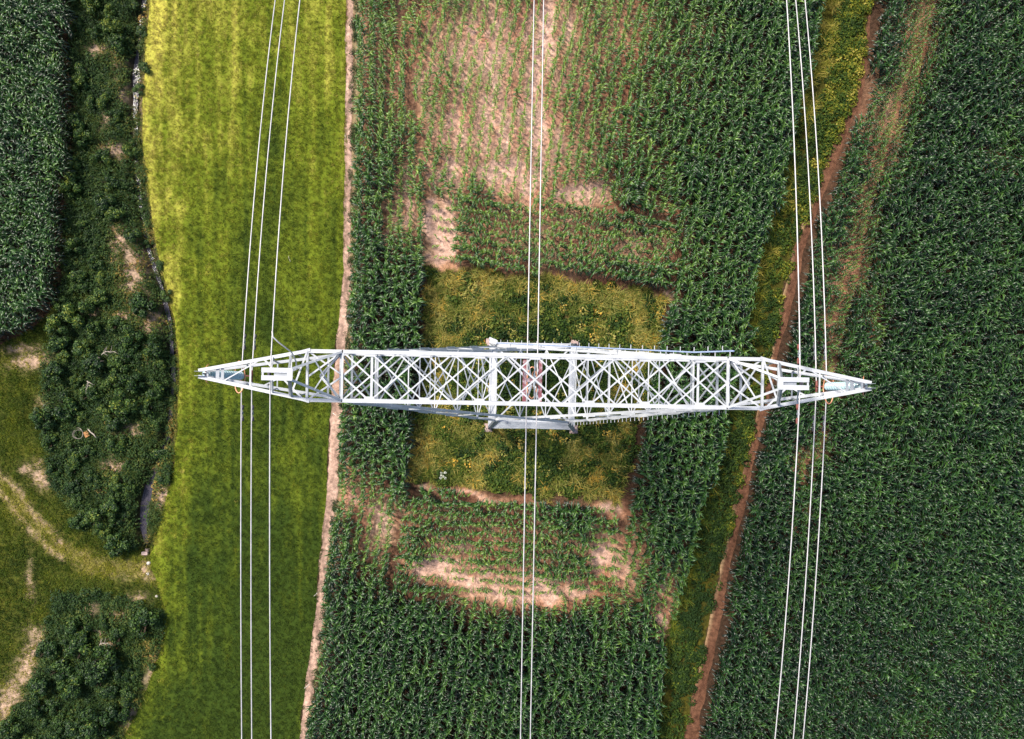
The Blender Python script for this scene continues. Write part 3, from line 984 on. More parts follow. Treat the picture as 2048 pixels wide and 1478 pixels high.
def thicket(poly, n, lab, grp, rmin, rmax, tint0=0.0, hz=1.0):
    P0 = np.array(poly)
    tries = 0
    made = 0
    while made < n and tries < 9000:
        tries += 1
        a = RNG.uniform(max(-120, P0[:, 0].min()), P0[:, 0].max())
        b_ = RNG.uniform(max(-100, P0[:, 1].min()), min(1570, P0[:, 1].max()))
        if not bool(inside(np.array([a]), np.array([b_]), poly)[0]): continue
        r_ = RNG.uniform(rmin, rmax)
        if float(dry(np.array([a]), np.array([b_]))[0]) > 0.28: continue
        dd = abs(a - float(ditch_x(b_)))
        if b_ < 1100 and dd < r_ * 14 + (12 if 960 < b_ < 1075 or 100 < b_ < 300 else 0): continue
        if 130 < a < 222 and 845 < b_ < 890: continue
        if 195 < a < 255 and 695 < b_ < 722: continue
        if any((a - q) ** 2 + (b_ - w_) ** 2 < ((r_ * 26 + e) * 0.55) ** 2 for q, w_, e in taken): continue
        taken.append((a, b_, r_ * 26))
        n_ = float(vnoise(np.array([a / 40.]), np.array([b_ / 40.]), 77, 2)[0])
        shrub(a, b_, r_, int(RNG.integers(0, 7)), lab, grp, tint0 + .05 + (n_ - .5) * .55 + float(RNG.normal(0, .05)), hz=hz)
        made += 1


bank = [(150, -120), (288, -120), (280, 120), (272, 250), (282, 330), (296, 450), (306, 540), (240, 560), (150, 520)]
mid = [(150, 530), (240, 565), (318, 600), (338, 680), (346, 760), (338, 850), (322, 930), (300, 900), (140, 900), (98, 880), (96, 770), (120, 700), (130, 620)]
low = [(105, 900), (250, 905), (272, 960), (268, 1030), (276, 1085), (225, 1088), (165, 1040), (118, 960)]
south = [(120, 1200), (240, 1250), (268, 1300), (275, 1385), (236, 1478), (200, 1570), (-60, 1570), (60, 1400), (95, 1300)]
thicket(bank, 34, 'green shrub in the upper thicket between the corn field and the ditch', 'shrubs of the upper thicket', .45, 1.0, 0.06)
thicket(mid, 40, 'dark green shrub in the dense thicket left of the pylon arm', 'shrubs of the dense thicket', .55, 1.25, 0.02)
thicket(low, 20, 'dark shrub in the rounded thicket above the track bend', 'shrubs of the rounded thicket', .5, 1.05, -0.02)
thicket(south, 34, 'dark shrub in the thicket in the bottom corner below the track bend', 'shrubs of the bottom thicket', .6, 1.35, -0.08)
ng_bank = [(332, 955), (338, 800), (345, 720), (334, 590), (318, 530), (296, 480), (332, 860), (290, 140), (284, 60), (280, 180), (310, 1330), (288, 1300), (270, 1345), (262, 1400)]
for a, b_ in ng_bank:
    shrub(a, b_, RNG.uniform(.4, .62), int(RNG.integers(0, 7)), 'low shrub on the narrow bank between the ditch and the meadow', 'shrubs on the meadow bank', -0.02, hz=.8)

# flowering umbels, a plant of its own near the lower edge of the weed plot
fo = empty('flowering_weed', (float(gx(890)), float(gy(947)), 0))
tag(fo, 'weed with clusters of white flowers in the lower left of the weed plot', 'flower')
st_ = MB()
fl_v, fl_f, fl_t = [], [], []
r = random.Random(5)
for k in range(7):
    a, q, hh = r.uniform(0, 6.28), r.uniform(0.05, .38), r.uniform(.85, 1.1)
    tip = (q * math.cos(a), q * math.sin(a), hh)
    st_.tube([(0, 0, 0), (tip[0] * .4, tip[1] * .4, hh * .6), tip], 0.008, 5)
    for j in range(26):
        b_, p = r.uniform(0, 6.28), 0.09 * math.sqrt(r.random())
        leaf_quads(fl_v, fl_f, fl_t, (tip[0] + p * math.cos(b_), tip[1] + p * math.sin(b_), hh + r.uniform(0, .03)), (0, 0, 1), 0.035, r, r.random(), .9)
st_.build('stem', M['shrub'], fo)
o = bpy.data.objects.new('flower_head', mesh_from('flower_head', fl_v, fl_f, fl_t, M['flower'], False))
C.objects.link(o)
o.parent = fo

# ------------------------------------------------------------------ odds and ends lying about
def stick(p, q, r, name, label, cat, mat, z=0.03, parent=None, z2=None):
    a = Vector((float(gx(p[0])), float(gy(p[1])), z))
    b_ = Vector((float(gx(q[0])), float(gy(q[1])), z if z2 is None else z2))
    mid_ = (a + b_) / 2
    mb = MB()
    d = b_ - a
    side = d.cross(Vector((0, 0, 1))).normalized() * d.length * .03
    mb.tube([a - mid_, side + d * -.1, -side + d * .2, b_ - mid_], [r, r * .95, r * .9, r * .7], 7)
    return tag(mb.build(name, mat, None, True, mid_), label, cat)


stick((609, 1376), (620, 1368), .028, 'stick', 'pale stick lying across the dirt path near the bottom edge', 'stick', M['pale'])
stick((628, 1192), (637, 1184), .024, 'stick', 'short pale stick where the dirt path narrows below the track bend', 'stick', M['pale'])
stick((690, 268), (693, 281), .024, 'stick', 'thin pale stick beside the dirt path above the crossbeam', 'stick', M['pale'])
stick((666, 826), (674, 832), .03, 'stick', 'pale stick on the dirt path just below the crossbeam', 'stick', M['pale'])
stick((577, 512), (581, 524), .02, 'stick', 'thin pale stick lying on the mown meadow beside the wires', 'stick', M['pale'])
stick((181, 856), (200, 874), .05, 'grey_pole', 'grey wooden pole lying beside the pipe coil in the thicket', 'pole', M['deadwood'], .35, None, .5)

co = empty('pipe_coil', (float(gx(160)), float(gy(866)), 0.25))
tag(co, 'coil of old pipe lying in the thicket beside the grey pole', 'pipe coil')
for k in range(4):
    mb = MB()
    rr = .42 - .03 * k
    mb.tube([((rr) * math.cos(g_) + .05 * k, rr * math.sin(g_) - .03 * k, .05 * k + .06 * math.sin(g_ * 2 + k)) for g_ in np.linspace(0, 6.283, 28, endpoint=False)], .016, 7, True)
    mb.build('pipe_loop', M['hose'], co, True)
mb = MB()
mb.box((0, 0, 0), (.34, .42, .05), .5)
mb.box((.06, .05, .05), (.3, .1, .04), .5)
tag(mb.build('broken_board', M['plank'], None, False, (float(gx(178)), float(gy(868)), .32)), 'small orange brown broken board beside the pipe coil', 'board')


def dead_branch(px, py, L, az, label, seed):
    r = random.Random(seed)
    x, y = float(gx(px)), float(gy(py))
    o = empty('dead_branch', (x, y, 0.9), az)
    mb = MB()
    main = [(L * (s - .5), .1 * math.sin(s * 5), .12 * math.sin(s * 3)) for s in np.linspace(0, 1, 7)]
    mb.tube(main, [.035, .033, .03, .026, .022, .017, .01], 6)
    mb.build('limb', M['deadwood'], o, True)
    for k in range(6):
        i = 1 + k % 5
        p = Vector(main[i])
        s = 1 if k % 2 else -1
        mb = MB()
        mb.tube([p, p + Vector((.18, s * .16, .05)), p + Vector((.3 + r.uniform(0, .15), s * r.uniform(.25, .4), .1))], [.017, .012, .005], 5)
        mb.build('twig', M['deadwood'], o, True)
    return tag(o, label, 'branch')


dead_branch(232, 706, 1.15, .35, 'forked bleached dead branch poking out of the thicket, longest of the two', 3)
dead_branch(208, 722, .8, -.6, 'tangled bleached dead branch below the longer forked one', 4)
dead_branch(192, 768, .45, -1.1, 'short bare twig among the leaves of the dense thicket', 5)
dead_branch(222, 1278, .7, .5, 'bare grey branch in the dry gap of the bottom thicket', 6)


def stone(px, py, s, label, name='stone'):
    mb = MB()
    r = random.Random(int(px))
    prof = []
    for i in range(6):
        g_ = math.pi * i / 5
        prof.append((max(.002, s * math.sin(g_)), -s * .55 * math.cos(g_)))
    mb.lathe(prof, n=9)
    mb.v = [(x * r.uniform(.8, 1.2), y * r.uniform(.75, 1.1), z * r.uniform(.9, 1.1)) for x, y, z in mb.v]
    return tag(mb.build(name, M['stone'], None, False, (float(gx(px)), float(gy(py)), s * .3)), label, 'stone')


stone(314, 1192, .11, 'single whitish stone lying on the grass above the round bush')
stone(298, 1126, .15, 'pale stone just below the culvert end')
stone(296, 1147, .12, 'small pale stone farther from the culvert end, on the track')
cu = empty('culvert', (float(gx(289)), float(gy(1107)), 0))
tag(cu, 'concrete culvert head at the end of the stream under the track', 'culvert')
mb = MB()
mb.box((0, 0, -.14), (.44, .24, .32))
mb.build('headwall', M['concrete'], cu)
mb = MB()
n = 14
ring = [(.17 * math.cos(2 * math.pi * k / n), .17 * math.sin(2 * math.pi * k / n)) for k in range(n)]
mb.add([(x, .131, z - .42) for x, z in ring] + [(x, .30, z - .42) for x, z in ring] + [(x * .8, .131, z * .8 - .42) for x, z in ring] + [(x * .8, .30, z * .8 - .42) for x, z in ring],
       [(k, (k + 1) % n, n + (k + 1) % n, n + k) for k in range(n)] + [(2 * n + k, 3 * n + k, 3 * n + (k + 1) % n, 2 * n + (k + 1) % n) for k in range(n)] + [(n + k, n + (k + 1) % n, 3 * n + (k + 1) % n, 3 * n + k) for k in range(n)])
mb.build('pipe', M['concrete'], cu)

# ------------------------------------------------------------------ the pylon
TX, TY, TR = 0.18, 0.38, math.radians(-1.05)
pylon = empty('pylon', (TX, TY, 0), TR)
tag(pylon, 'white steel lattice power pylon with a wide crossbeam, standing in the weed plot', 'pylon')
jit = random.Random(3)


def member(name, p0, p1, w, parent, mat='steel', flip=None, t=0.012):
    mb = MB()
    dz = jit.uniform(-.012, .012)
    p0 = (p0[0], p0[1], p0[2] + dz)
    p1 = (p1[0], p1[1], p1[2] + dz)
    mb.angle(p0, p1, w * .86, t, flip=jit.random() < .5 if flip is None else flip)
    return mb.build(name, M[mat], parent)


def lerp(a, b, s): return tuple(a[i] + (b[i] - a[i]) * s for i in range(3))


BASE, WAIST, HW = 3.2, 2.03, 14.5
HT, HB = 29.6, 28.3            # top and bottom chord of the crossbeam
SH, WE, TIP = 6.45, 7.62, 11.28
V = 0.82
sg = ((-1, 1), (1, 1), (1, -1), (-1, -1))
for sx, sy in sg:
    mb = MB()
    mb.box((sx * BASE, sy * BASE, .12), (.62, .62, .5))
    mb.box((sx * BASE, sy * BASE, .44), (.42, .42, .14))
    mb.build('footing', M['concrete'], pylon)
body = MB()
for sx, sy in sg:
    body.angle((sx * BASE, sy * BASE, .5), (sx * WAIST, sy * WAIST, HW + .1), .2, .02, up=(sx, sy, 0.2), flip=True)
    body.angle((sx * BASE, sy * BASE, .5), (sx * WAIST, sy * WAIST, HW + .1), .2, .02, up=(sx, -sy, 0.2))
body = body.build('tower_body', M['steel_grey'], pylon)


def corner(k, s):
    sx, sy = sg[k % 4]
    q = BASE + (WAIST - BASE) * s
    return (sx * q, sy * q, .5 + (HW - .5) * s)


lev = [0, .2, .38, .54, .68, .8, .9, 1.0]
for f_ in range(4):
    for i in range(len(lev) - 1):
        a0, a1 = corner(f_, lev[i]), corner(f_ + 1, lev[i])
        b0, b1 = corner(f_, lev[i + 1]), corner(f_ + 1, lev[i + 1])
        member('body_brace', a0, b1, .10, body, 'steel_grey' if f_ == 2 else 'steel')
        member('body_brace', a1, b0, .10, body, 'steel_grey' if f_ == 2 else 'steel')
        member('body_strut', b0, b1, .13 if i == 6 else .09, body)
        if i < 3:                                       # secondary bracing of the tall lower panels
            member('body_tie', lerp(a0, b1, .5), lerp(a0, b0, .5), .06, body)
            member('body_tie', lerp(a0, b1, .5), lerp(a1, b1, .5), .06, body)
for i in (3, 7):
    member('plan_brace', corner(0, lev[i]), corner(2, lev[i]), .08, body)
    member('plan_brace', corner(1, lev[i]), corner(3, lev[i]), .08, body)

# two arms spreading from the waist to the shoulders of the crossbeam
for s in (-1, 1):
    out0 = lambda v: (s * WAIST, v * WAIST, HW)
    in0 = lambda v: (-s * WAIST, v * WAIST, HW)
    out1 = lambda v: (s * (SH + .42), v * (V + .02), HB - .05)
    in1 = lambda v: (s * 5.95, v * (V + .13), HB - 1.5)
    mb = MB()
    for v in (-1, 1):
        mb.angle(out0(v), out1(v), .11, .018, flip=(v * s > 0))
        off = .05 * s                                     # the two inner chords pass each other where they cross
        a, b_ = in0(v), in1(v)
        mb.angle((a[0], a[1] + off, a[2]), (b_[0], b_[1] + off * .2, b_[2]), .11, .018, flip=(v * s > 0))
        mb.angle((b_[0], b_[1], b_[2]), (s * SH, v * V, HB), .10, .016, flip=(v * s > 0))
        for q in (.18, .36, .54, .72, .88):               # splice plates
            p = lerp(out0(v), out1(v), q); p2 = lerp(out0(v), out1(v), q + .06)
            mb.bar((p[0], p[1] + v * .03, p[2] + .02), (p2[0], p2[1] + v * .03, p2[2] + .02), .11, .012)
            p = lerp(in0(v), in1(v), q); p2 = lerp(in0(v), in1(v), q + .06)
            mb.bar((p[0], p[1] + v * .03, p[2] + .02), (p2[0], p2[1] + v * .03, p2[2] + .02), .11, .012)
    arm = mb.build('lattice_arm', M['steel'], pylon)
    NP = 6
    for i in range(NP):
        a, b_ = i / NP, (i + 1) / NP
        for (c0, c1, w) in ((out0, out1, .06), (in0, in1, .055)):
            if c0 is in0 and i == 0: continue
            member('arm_brace', lerp(c0(1), c1(1), a), lerp(c0(-1), c1(-1), b_), w, arm, 'steel_grey' if i % 2 else 'steel')
            member('arm_brace', lerp(c0(-1), c1(-1), a), lerp(c0(1), c1(1), b_), w, arm)
            member('arm_strut', lerp(c0(1), c1(1), b_), lerp(c0(-1), c1(-1), b_), .05 if i < NP - 1 else .08, arm)
        for v in ((-1, 1) if i % 2 == 0 else ()):
            # zig-zag between the outer and inner chord of each face
            q = .30 + .70 * a
            q2 = .30 + .70 * b_
            member('arm_tie', lerp(out0(v), out1(v), a), lerp(in0(v), in1(v), q), .045, arm)
            member('arm_tie', lerp(in0(v), in1(v), q), lerp(out0(v), out1(v), b_), .045, arm, 'steel_grey')

# crossbeam
mb = MB()
for v in (-1, 1):
    mb.angle((-WE, v * V, HT), (WE, v * V, HT), .125, .02, flip=v > 0)
    mb.angle((-SH, v * V, HB), (SH, v * V, HB), .12, .02, flip=v > 0)
    for s in (-1, 1):
        mb.bar((s * SH, v * V, HB), (s * SH, v * V, HT), .10, .05)
    for u in np.arange(-5.53, 5.6, 1.843):               # gusset plates
        mb.box((u, v * (V - .05), HT - .026), (.34, .20, .012))
beam = mb.build('crossbeam', M['steel'], pylon)
NB = 14
du = 2 * SH / NB
U = [-SH + i * du for i in range(NB + 1)]
for i in range(NB - 1):
    member('beam_brace', (U[i], V, HT - .03), (U[i + 2], -V, HT - .03), .058, beam)
    member('beam_brace', (U[i], -V, HT - .045), (U[i + 2], V, HT - .045), .058, beam)
for u0, u1 in ((U[0], U[1]), (U[14], U[13])):
    member('beam_brace', (u0, 0, HT - .05), (u1, V, HT - .05), .07, beam)
    member('beam_brace', (u0, 0, HT - .05), (u1, -V, HT - .05), .07, beam)
for i in range(NB):
    member('side_brace', (U[i], V, HB if i % 2 else HT - .03), (U[i + 1], V, HT - .03 if i % 2 else HB), .05, beam)
    member('side_brace', (U[i], -V, HB if i % 2 else HT - .03), (U[i + 1], -V, HT - .03 if i % 2 else HB), .05, beam)
for i in range(0, NB, 2):
    k = 1 if i % 4 else -1
    member('lower_brace', (U[i], k * V, HB), (U[i + 2], -k * V, HB), .06, beam, 'steel_grey')
    member('lower_brace', (U[i + 1], k * V, HB - .03), (U[i + 1], -k * V, HB - .03), .045, beam, 'steel_grey')
for s in (-1, 1):
    member('shoulder_strut', (s * SH, V, HT + .01), (s * SH, -V, HT + .01), .09, beam)
    member('shoulder_strut', (s * SH, V, HB), (s * SH, -V, HB), .09, beam, 'steel_grey')
    member('cross_strut', (s * (SH - .98), V, HT - .06), (s * (SH - .98), -V, HT - .06), .09, beam)
    member('cross_strut', (s * WE, V, HT), (s * WE, -V, HT), .09, beam)
    member('shoulder_brace', (s * SH, V, HT - .08), (s * (WE - .35), 0, HT - .3), .09, beam, 'steel_grey')
    member('shoulder_brace', (s * SH, -V, HT - .08), (s * (WE - .35), 0, HT - .3), .09, beam, 'steel_grey')
    member('shoulder_brace', (s * SH, V, HT - .04), (s * WE, -.05, HT - .04), .065, beam)
    member('shoulder_brace', (s * WE, -V, HT - .06), (s * SH, 0, HT - .1), .065, beam)
    member('shoulder_brace', (s * WE, V, HT - .06), (s * SH, .02, HT - .12), .06, beam)

    # tapered end of the crossbeam
    t0 = lambda v: (s * WE, v * V, HT + .02)
    t1 = lambda v: (s * TIP, v * .10, HT - .05)
    l0 = lambda v: (s * (SH + .12), v * V, HB)
    l1 = lambda v: (s * (TIP - .25), v * .11, HT - .28)
    mb = MB()
    for v in (-1, 1):
        mb.angle(t0(v), t1(v), .115, .018, flip=(v * s > 0))
        mb.angle(l0(v), l1(v), .10, .018, flip=(v * s > 0))
        mb.bar((s * (WE + .5), v * V * .86, HT - .02), (s * (WE - .1), v * (V + .05), HT + .015), .10, .012)
    tip = mb.build('crossarm_end', M['steel'], pylon)
    for q, w in ((.15, .11), (.52, .065)):
        member('end_strut', lerp(t0(1), t1(1), q), lerp(t0(-1), t1(-1), q), w, tip)
        member('end_strut', lerp(l0(1), l1(1), q), lerp(l0(-1), l1(-1), q), w * .8, tip, 'steel_grey')
    member('end_brace', lerp(t0(1), t1(1), 0), lerp(t0(-1), t1(-1), .15), .07, tip)
    member('end_brace', lerp(t0(-1), t1(-1), .03), lerp(t0(1), t1(1), .40), .07, tip)
    member('end_brace', lerp(l0(1), l1(1), .22), lerp(l0(-1), l1(-1), .62), .06, tip)
    member('end_brace', lerp(t0(1), t1(1), .42), lerp(t0(-1), t1(-1), .78), .045, tip)
    for v in (-1, 1):
        for q in (.12, .34, .56):
            member('end_tie', lerp(t0(v), t1(v), q), lerp(l0(v), l1(v), q + .18), .05, tip, 'steel_grey')
    mb = MB()
    mb.box((s * (TIP - .09), .075, HT - .03), (.34, .012, .2))
    mb.box((s * (TIP - .09), -.075, HT - .03), (.34, .012, .2))
    mb.bar((s * (TIP - .3), -.16, HT - .09), (s * (TIP - .3), .16, HT - .09), .06, .03)
    mb.build('hanger_plate', M['steel_grey'], tip)
    mb = MB()
    mb.box((s * (TIP - .62), 0, HT - .12), (.12, .36, .016))
    mb.box((s * (TIP - .78), 0, HT - .13), (.10, .38, .016))
    mb.build('end_plate', M['steel_grey'], tip)

    # bracket that carries the earth wire above the beam
    HE = 31.15
    mb = MB()
    for v in (-1, 1):
        mb.box((s * 8.07, v * .122, HE), (.96, .150, .014))                 # top flanges with the slot between them
        mb.box((s * 8.07, v * .056, HE - .077), (.96, .012, .138))
    mb.box((s * 7.66, 0, HE + .003), (.17, .33, .012))
    mb.box((s * 8.515, 0, HE - .012), (.06, .13, .01))
    br = mb.build('earth_wire_bracket', M['steel'], pylon)
    mb = MB()
    mb.box((s * 7.94, 0, HE - .05), (.46, .098, .02))
    mb.build('slot_plate', M['steel_grey'], br)
    for v in (-1, 1):
        member('bracket_strut', (s * SH, v * V, HT), (s * 7.64, v * .17, HE - .02), .085, br)
        q = lerp(t0(v), t1(v), .15)
        member('bracket_strut', q, (s * 7.72, v * .16, HE - .05), .10, br, 'steel_grey')
        member('bracket_brace', lerp(t0(v), t1(v), .32), (s * 8.3, v * .13, HE - .16), .06, br)
        member('bracket_brace', (s * (SH + .1), v * V, HT - .02), lerp((s * SH, -v * V, HT), (s * 7.64, -v * .17, HE), .55), .05, br)

# maroon hanger under the middle of the beam
mb = MB()
for u in (-.36, .20):
    mb.box((u, 0, HB - .10), (.13, 2 * V + .1, .014))
    mb.box((u, 0, HB - .18), (.014, 2 * V + .1, .15))
mb.box((-.08, 0, HB - .125), (.42, .13, .014))
mb.box((-.08, 0, HB - .17), (.42, .02, .08))
hang = mb.build('hanger_frame', M['maroon'], pylon)
for v in (-1, 1):
    for k in (-1, 1):
        mb = MB()
        mb.bar((-.08 + k * .19, v * .78, HB - .06), (-.08 + k * .03, v * .07, HB - .10), .045, .02)
        mb.build('hanger_stay', M['steel_grey'], hang)

# climbing rails
def climb(pts_, name, npeg, plen, mat, side):
    mb = MB()
    for a, b_ in zip(pts_[:-1], pts_[1:]):
        mb.bar(a, b_, .05, .06)
    rail = mb.build(name, M[mat], pylon)
    L = [0]
    for a, b_ in zip(pts_[:-1], pts_[1:]): L.append(L[-1] + (Vector(b_) - Vector(a)).length)
    for i in range(npeg):
        d = (i + .5) / npeg * L[-1]
        k = max(j for j in range(len(L) - 1) if L[j] <= d)
        p = Vector(lerp(pts_[k], pts_[k + 1], (d - L[k]) / (L[k + 1] - L[k])))
        sgn = side * (1 if i % 2 == 0 else -1)
        m_ = MB()
        m_.bar(p + Vector((0, sgn * .02, .01)), p + Vector((0, sgn * (plen + .02), .02)), .026, .026)
        m_.build('step_bolt', M['steel'], rail)
    return rail


rail = climb([(-BASE - .02, BASE + .16, 1.2), (-WAIST - .02, WAIST + .2, HW - .1), (5.95, V + .36, HB - 1.5), (6.95, V + .33, HB + .2)], 'climbing_rail', 84, .17, 'rail', 1)
for q in (.1, .3, .5, .7, .9):
    p = lerp((-WAIST, WAIST + .2, HW), (5.95, V + .36, HB - 1.5), q)
    mb = MB()
    mb.bar(p, (p[0], p[1] - .24, p[2] - .02), .05, .05)
    mb.build('standoff', M['steel_grey'], rail)
o = tag(bpy.data.objects.new('tmp', None)); bpy.data.objects.remove(o)
rail2 = MB()
rail2.bar((WAIST + .06, -WAIST - .03, HW), (SH + .44, -V - .06, HB - .1), .03, .03)
rail2 = rail2.build('step_bar', M['steel_grey'], pylon)
for i in range(36):
    p = lerp((WAIST + .06, -WAIST - .03, HW), (SH + .44, -V - .06, HB - .1), (i + .6) / 36)
    mb = MB()
    mb.bar((p[0], p[1] - .01, p[2]), (p[0], p[1] - .19, p[2] + .01), .022, .022)
    mb.build('bolt_peg', M['steel'], rail2)
mb = MB()
q = [(-WAIST - .36, WAIST + .52), (-WAIST + .05, WAIST + .34), (-WAIST + .05, WAIST + .08), (-WAIST - .36, WAIST + .22)]
mb.add([(x, y, HW - .10) for x, y in q] + [(x, y, HW - .07) for x, y in q], [(0, 1, 2, 3), (7, 6, 5, 4), (0, 4, 5, 1), (1, 5, 6, 2), (2, 6, 7, 3), (3, 7, 4, 0)])
mb.build('guard_plate', M['steel'], pylon)


# ------------------------------------------------------------------ what hangs from the pylon
def tower_pt(u, v, z):
    c, s = math.cos(TR), math.sin(TR)
    return Vector((TX + u * c - v * s, TY + u * s + v * c, z))


HC = 25.8          # height of the phase conductors


def insulator(u, top, label):
    o = empty('insulator_string', tower_pt(u, 0, top), TR)
    tag(o, label, 'insulator', 'insulator strings under the crossbeam')
    n, dz = (14, .212) if top > 29 else (9, .207)
    mb = MB()
    for i in range(n):
        z = -.30 - i * dz
        mb.lathe([(.03, z + .07), (.05, z + .06), (.13, z + .035), (.165, z), (.150, z - .012), (.06, z + .01), (.03, z - .03), (.028, z - dz + .07)], n=18)
    mb.build('disc_stack', M['glass'], o, True)
    zb = -.30 - n * dz
    mb = MB()
    mb.tube([(0, 0, .02), (0, 0, -.24)], .03, 8)
    mb.lathe([(.001, -.26), (.06, -.25), (.06, -.20), (.001, -.19)], n=10)
    mb.build('top_fitting', M['steel_grey'], o)
    mb = MB()
    mb.tube([(0, 0, zb + .1), (0, 0, HC - top + .16)], .028, 8)
    mb.box((0, 0, HC - top + .15), (.50, .05, .10))
    mb.build('yoke', M['fitting'], o)
    for k in (-1, 1):
        mb = MB()
        mb.tube([(k * .2, -.22, HC - top + .035), (k * .2, -.1, HC - top + .055), (k * .2, .1, HC - top + .055), (k * .2, .22, HC - top + .035)], [.035, .05, .05, .035], 8)
        mb.box((k * .2, 0, HC - top + .09), (.04, .09, .11))
        mb.build('suspension_clamp', M['fitting'], o)
    mb = MB()
    zr = zb + .22
    mb.tube([(.19 * math.cos(a), .60 * math.sin(a) - .06, zr + .10 * abs(math.sin(a))) for a in np.linspace(0, 6.283, 36, endpoint=False)], .024, 8, True)
    mb.bar((-.19, 0, zr), (.19, 0, zr), .03, .03)
    mb.build('arcing_ring', M['copper'], o, True)
    mb = MB()
    for k in (-1, 1):
        mb.tube([(0, k * .05, -.2), (0, k * .25, -.26), (.05, k * .34, -.34)], .016, 6)
    mb.build('arcing_horn', M['copper'], o, True)
    return o


insulator(-TIP + .12, HT - .12, 'teal glass insulator string hanging from the crossbeam tip over the mown meadow')
insulator(TIP - .12, HT - .12, 'teal glass insulator string hanging from the crossbeam tip over the dark corn')
insulator(-.08, HB - .18, 'insulator string hanging from the maroon hanger in the middle of the crossbeam')


def wire(u, h, pos, neg, r, label, cat, group):
    """a wire in plan parallel to the line, sagging away from the tower: (distance, drop) at both ends of view"""
    o_pts = []
    for d in np.linspace(-34, 40, 75):
        (q, drop) = pos if d > 0 else neg
        s = abs(d) / q
        z = h - drop * (0.55 * s + .45 * s * s)
        o_pts.append(tower_pt(u, d, z))
    base = tower_pt(u, 0, h)
    mb = MB()
    mb.tube([p - base for p in o_pts], r, 8)
    return tag(mb.build('power_line' if cat == 'power line' else 'earth_wire', M['wire'], None, True, base), label, cat, group)


G = 'power lines over the fields'
up_l, dn_l = (15.0, 2.5), (13.5, .6)
wire(-11.17 - .2, HC, up_l, dn_l, .022, 'outer wire of the pair over the mown meadow', 'power line', G)
wire(-11.17 + .2, HC, up_l, dn_l, .022, 'inner wire of the pair over the mown meadow', 'power line', G)
wire(-.08 - .2, HC, (15, 1.8), (13.5, 1.2), .022, 'wire nearer the meadow of the pair over the weed plot', 'power line', G)
wire(-.08 + .2, HC, (15, 1.8), (13.5, 1.2), .022, 'wire nearer the farm track of the pair over the weed plot', 'power line', G)
wire(11.17 - .2, HC, (15, 2.5), (13.5, 1.5), .022, 'wire nearer the pylon of the pair hanging beyond the farm track', 'power line', G)
wire(11.17 + .2, HC, (15, 2.5), (13.5, 1.5), .022, 'wire farther from the pylon of the pair hanging beyond the farm track', 'power line', G)
wire(-8.33, 31.0, (12.0, 1.9), (10.5, .55), .019, 'single earth wire on the bracket above the mown meadow', 'earth wire', G)
wire(8.33, 31.0, (12.0, 1.6), (10.5, 1.35), .019, 'single earth wire on the bracket beside the farm track', 'earth wire', G)
for s, lab in ((-1, 'clamp holding the earth wire in the bracket over the meadow'), (1, 'clamp holding the earth wire in the bracket by the farm track')):
    mb = MB()
    mb.tube([(0, -.14, .03), (0, 0, .05), (0, .14, .03)], [.035, .05, .035], 8)
    mb.box((0, 0, .10), (.06, .07, .11))
    o = tag(mb.build('wire_clamp', M['dark'], None, False, tower_pt(s * 8.33, 0, 31.0)), lab, 'clamp')
    o.rotation_euler = (0, 0, TR)
# loose earthing lead of the left earth wire
mb = MB()
z_ = lambda d: 31.0 - 1.9 * (0.55 * d / 12 + .45 * (d / 12) ** 2)
lead = [(-8.33, 1.36, z_(1.36) + .03), (-8.31, 1.18, z_(1.18)), (-8.18, 1.02, 30.75), (-8.0, .86, 30.6), (-7.9, .72, 30.3), (-7.88, .45, 29.95), (-7.92, .2, 29.7)]
b0 = tower_pt(*lead[0])
mb.tube([tower_pt(*p) - b0 for p in lead], .024, 8)
tag(mb.build('earthing_lead', M['wire'], None, True, b0), 'loose white earthing lead curving from the earth wire to the beam', 'cable')


def damper(u, d, h, slope, label, group, red=False):
    o = empty('vibration_damper', tower_pt(u, d, h), TR)
    o.rotation_euler = (slope, 0, TR)
    tag(o, label, 'damper', group)
    mb = MB()
    mb.box((0, 0, -.055), (.05, .07, .13))
    mb.build('clamp', M['steel_grey'], o)
    mb = MB()
    mb.tube([(0, -.24, -.11), (0, 0, -.10), (0, .24, -.11)], .010, 6)
    mb.build('messenger_cable', M['steel_grey'], o)
    for k in (-1, 1):
        mb = MB()
        mb.lathe([(.001, -.09), (.045, -.085), (.05, .03), (.03, .09), (.001, .095)], n=10)
        mb.v = [(x, k * (.22 - z), y - .115) for x, y, z in mb.v]
        if k > 0: mb.f = [tuple(reversed(q)) for q in mb.f]
        mb.build('weight', M['fitting' if red else 'dark'], o)
    return o


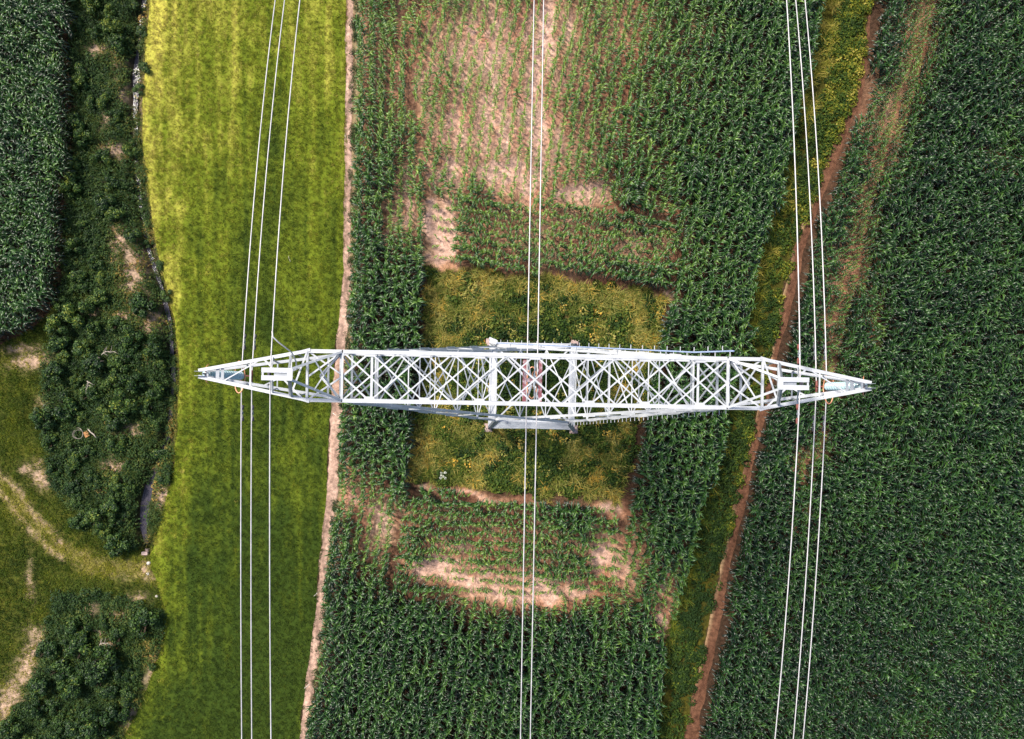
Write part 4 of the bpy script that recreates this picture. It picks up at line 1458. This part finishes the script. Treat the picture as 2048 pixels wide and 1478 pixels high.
g1 = 'vibration dampers on the power lines'
for u, where in ((-11.17, 'pair over the meadow'), (11.17, 'pair beyond the farm track')):
    for k, side_ in ((-.2, 'outer' if u < 0 else 'inner'), (.2, 'inner' if u < 0 else 'outer')):
        for d, far_ in ((1.35, 'above'), (-1.45, 'below')):
            drop, q = (2.5, 15) if d > 0 else ((.6 if u < 0 else 1.5), 13.5)
            h = HC - drop * .55 * abs(d) / q
            damper(u + k, d, h - .02, math.atan(drop * .55 / q) * (-1 if d > 0 else 1), 'dark damper on the %s wire of the %s, %s the crossbeam' % (side_, where, far_), g1)
for d, far_ in ((.95, 'above'), (-.95, 'below')):
    damper(8.33, d, 31.0 - 1.5 * .55 * abs(d) / 11.5, 0, 'small rust red damper on the earth wire by the farm track, just %s the crossbeam' % far_, g1, True)

# ------------------------------------------------------------------ light, sky, camera
SUN_EL, SUN_AZ = math.radians(52), math.radians(-52)
wd = bpy.data.worlds.new('World')
scene.world = wd
wd.use_nodes = True
nt = wd.node_tree
sky = nt.nodes.new('ShaderNodeTexSky')
sky.sky_type = 'NISHITA'
sky.sun_disc = False
sky.sun_elevation = SUN_EL
sky.sun_rotation = SUN_AZ
sky.air_density = 1.0
sky.dust_density = 2.5
bg = nt.nodes['Background']
bg.inputs['Strength'].default_value = 0.05
nt.links.new(sky.outputs['Color'], bg.inputs['Color'])
sun = bpy.data.lights.new('sun', 'SUN')
sun.energy = 1.5
sun.angle = math.radians(10)
sun.color = (1.0, 0.93, 0.82)
so = bpy.data.objects.new('sun', sun)
C.objects.link(so)
d = Vector((math.sin(SUN_AZ) * math.cos(SUN_EL), math.cos(SUN_AZ) * math.cos(SUN_EL), math.sin(SUN_EL)))
so.rotation_euler = d.to_track_quat('Z', 'Y').to_euler()
so.location = d * 60

cam = bpy.data.cameras.new('camera')
cam.sensor_width = 36.0
cam.sensor_fit = 'HORIZONTAL'
cam.lens = F / 2048.0 * 36.0
cam.shift_x = -(NX - 1024.0) / 2048.0
cam.shift_y = (NY - 739.0) / 2048.0
cam.clip_start = 0.5
cam.clip_end = 3000
cob = bpy.data.objects.new('camera', cam)
cob.location = (0, 0, H)
cob.rotation_euler = (0, 0, 0)
C.objects.link(cob)
scene.camera = cob
scene.view_settings.view_transform = 'Standard'
scene.view_settings.look = 'None'
scene.view_settings.exposure = 1.9
scene.view_settings.gamma = 1.0
scene.render.film_transparent = False
scene.cycles.max_bounces = 6
scene.cycles.diffuse_bounces = 3
scene.cycles.transparent_max_bounces = 6
print('A', len(iA), 'B', len(iB), int(row3.sum()), 'corn', len(P), 'single', len(single), 'objects', len(scene.objects))
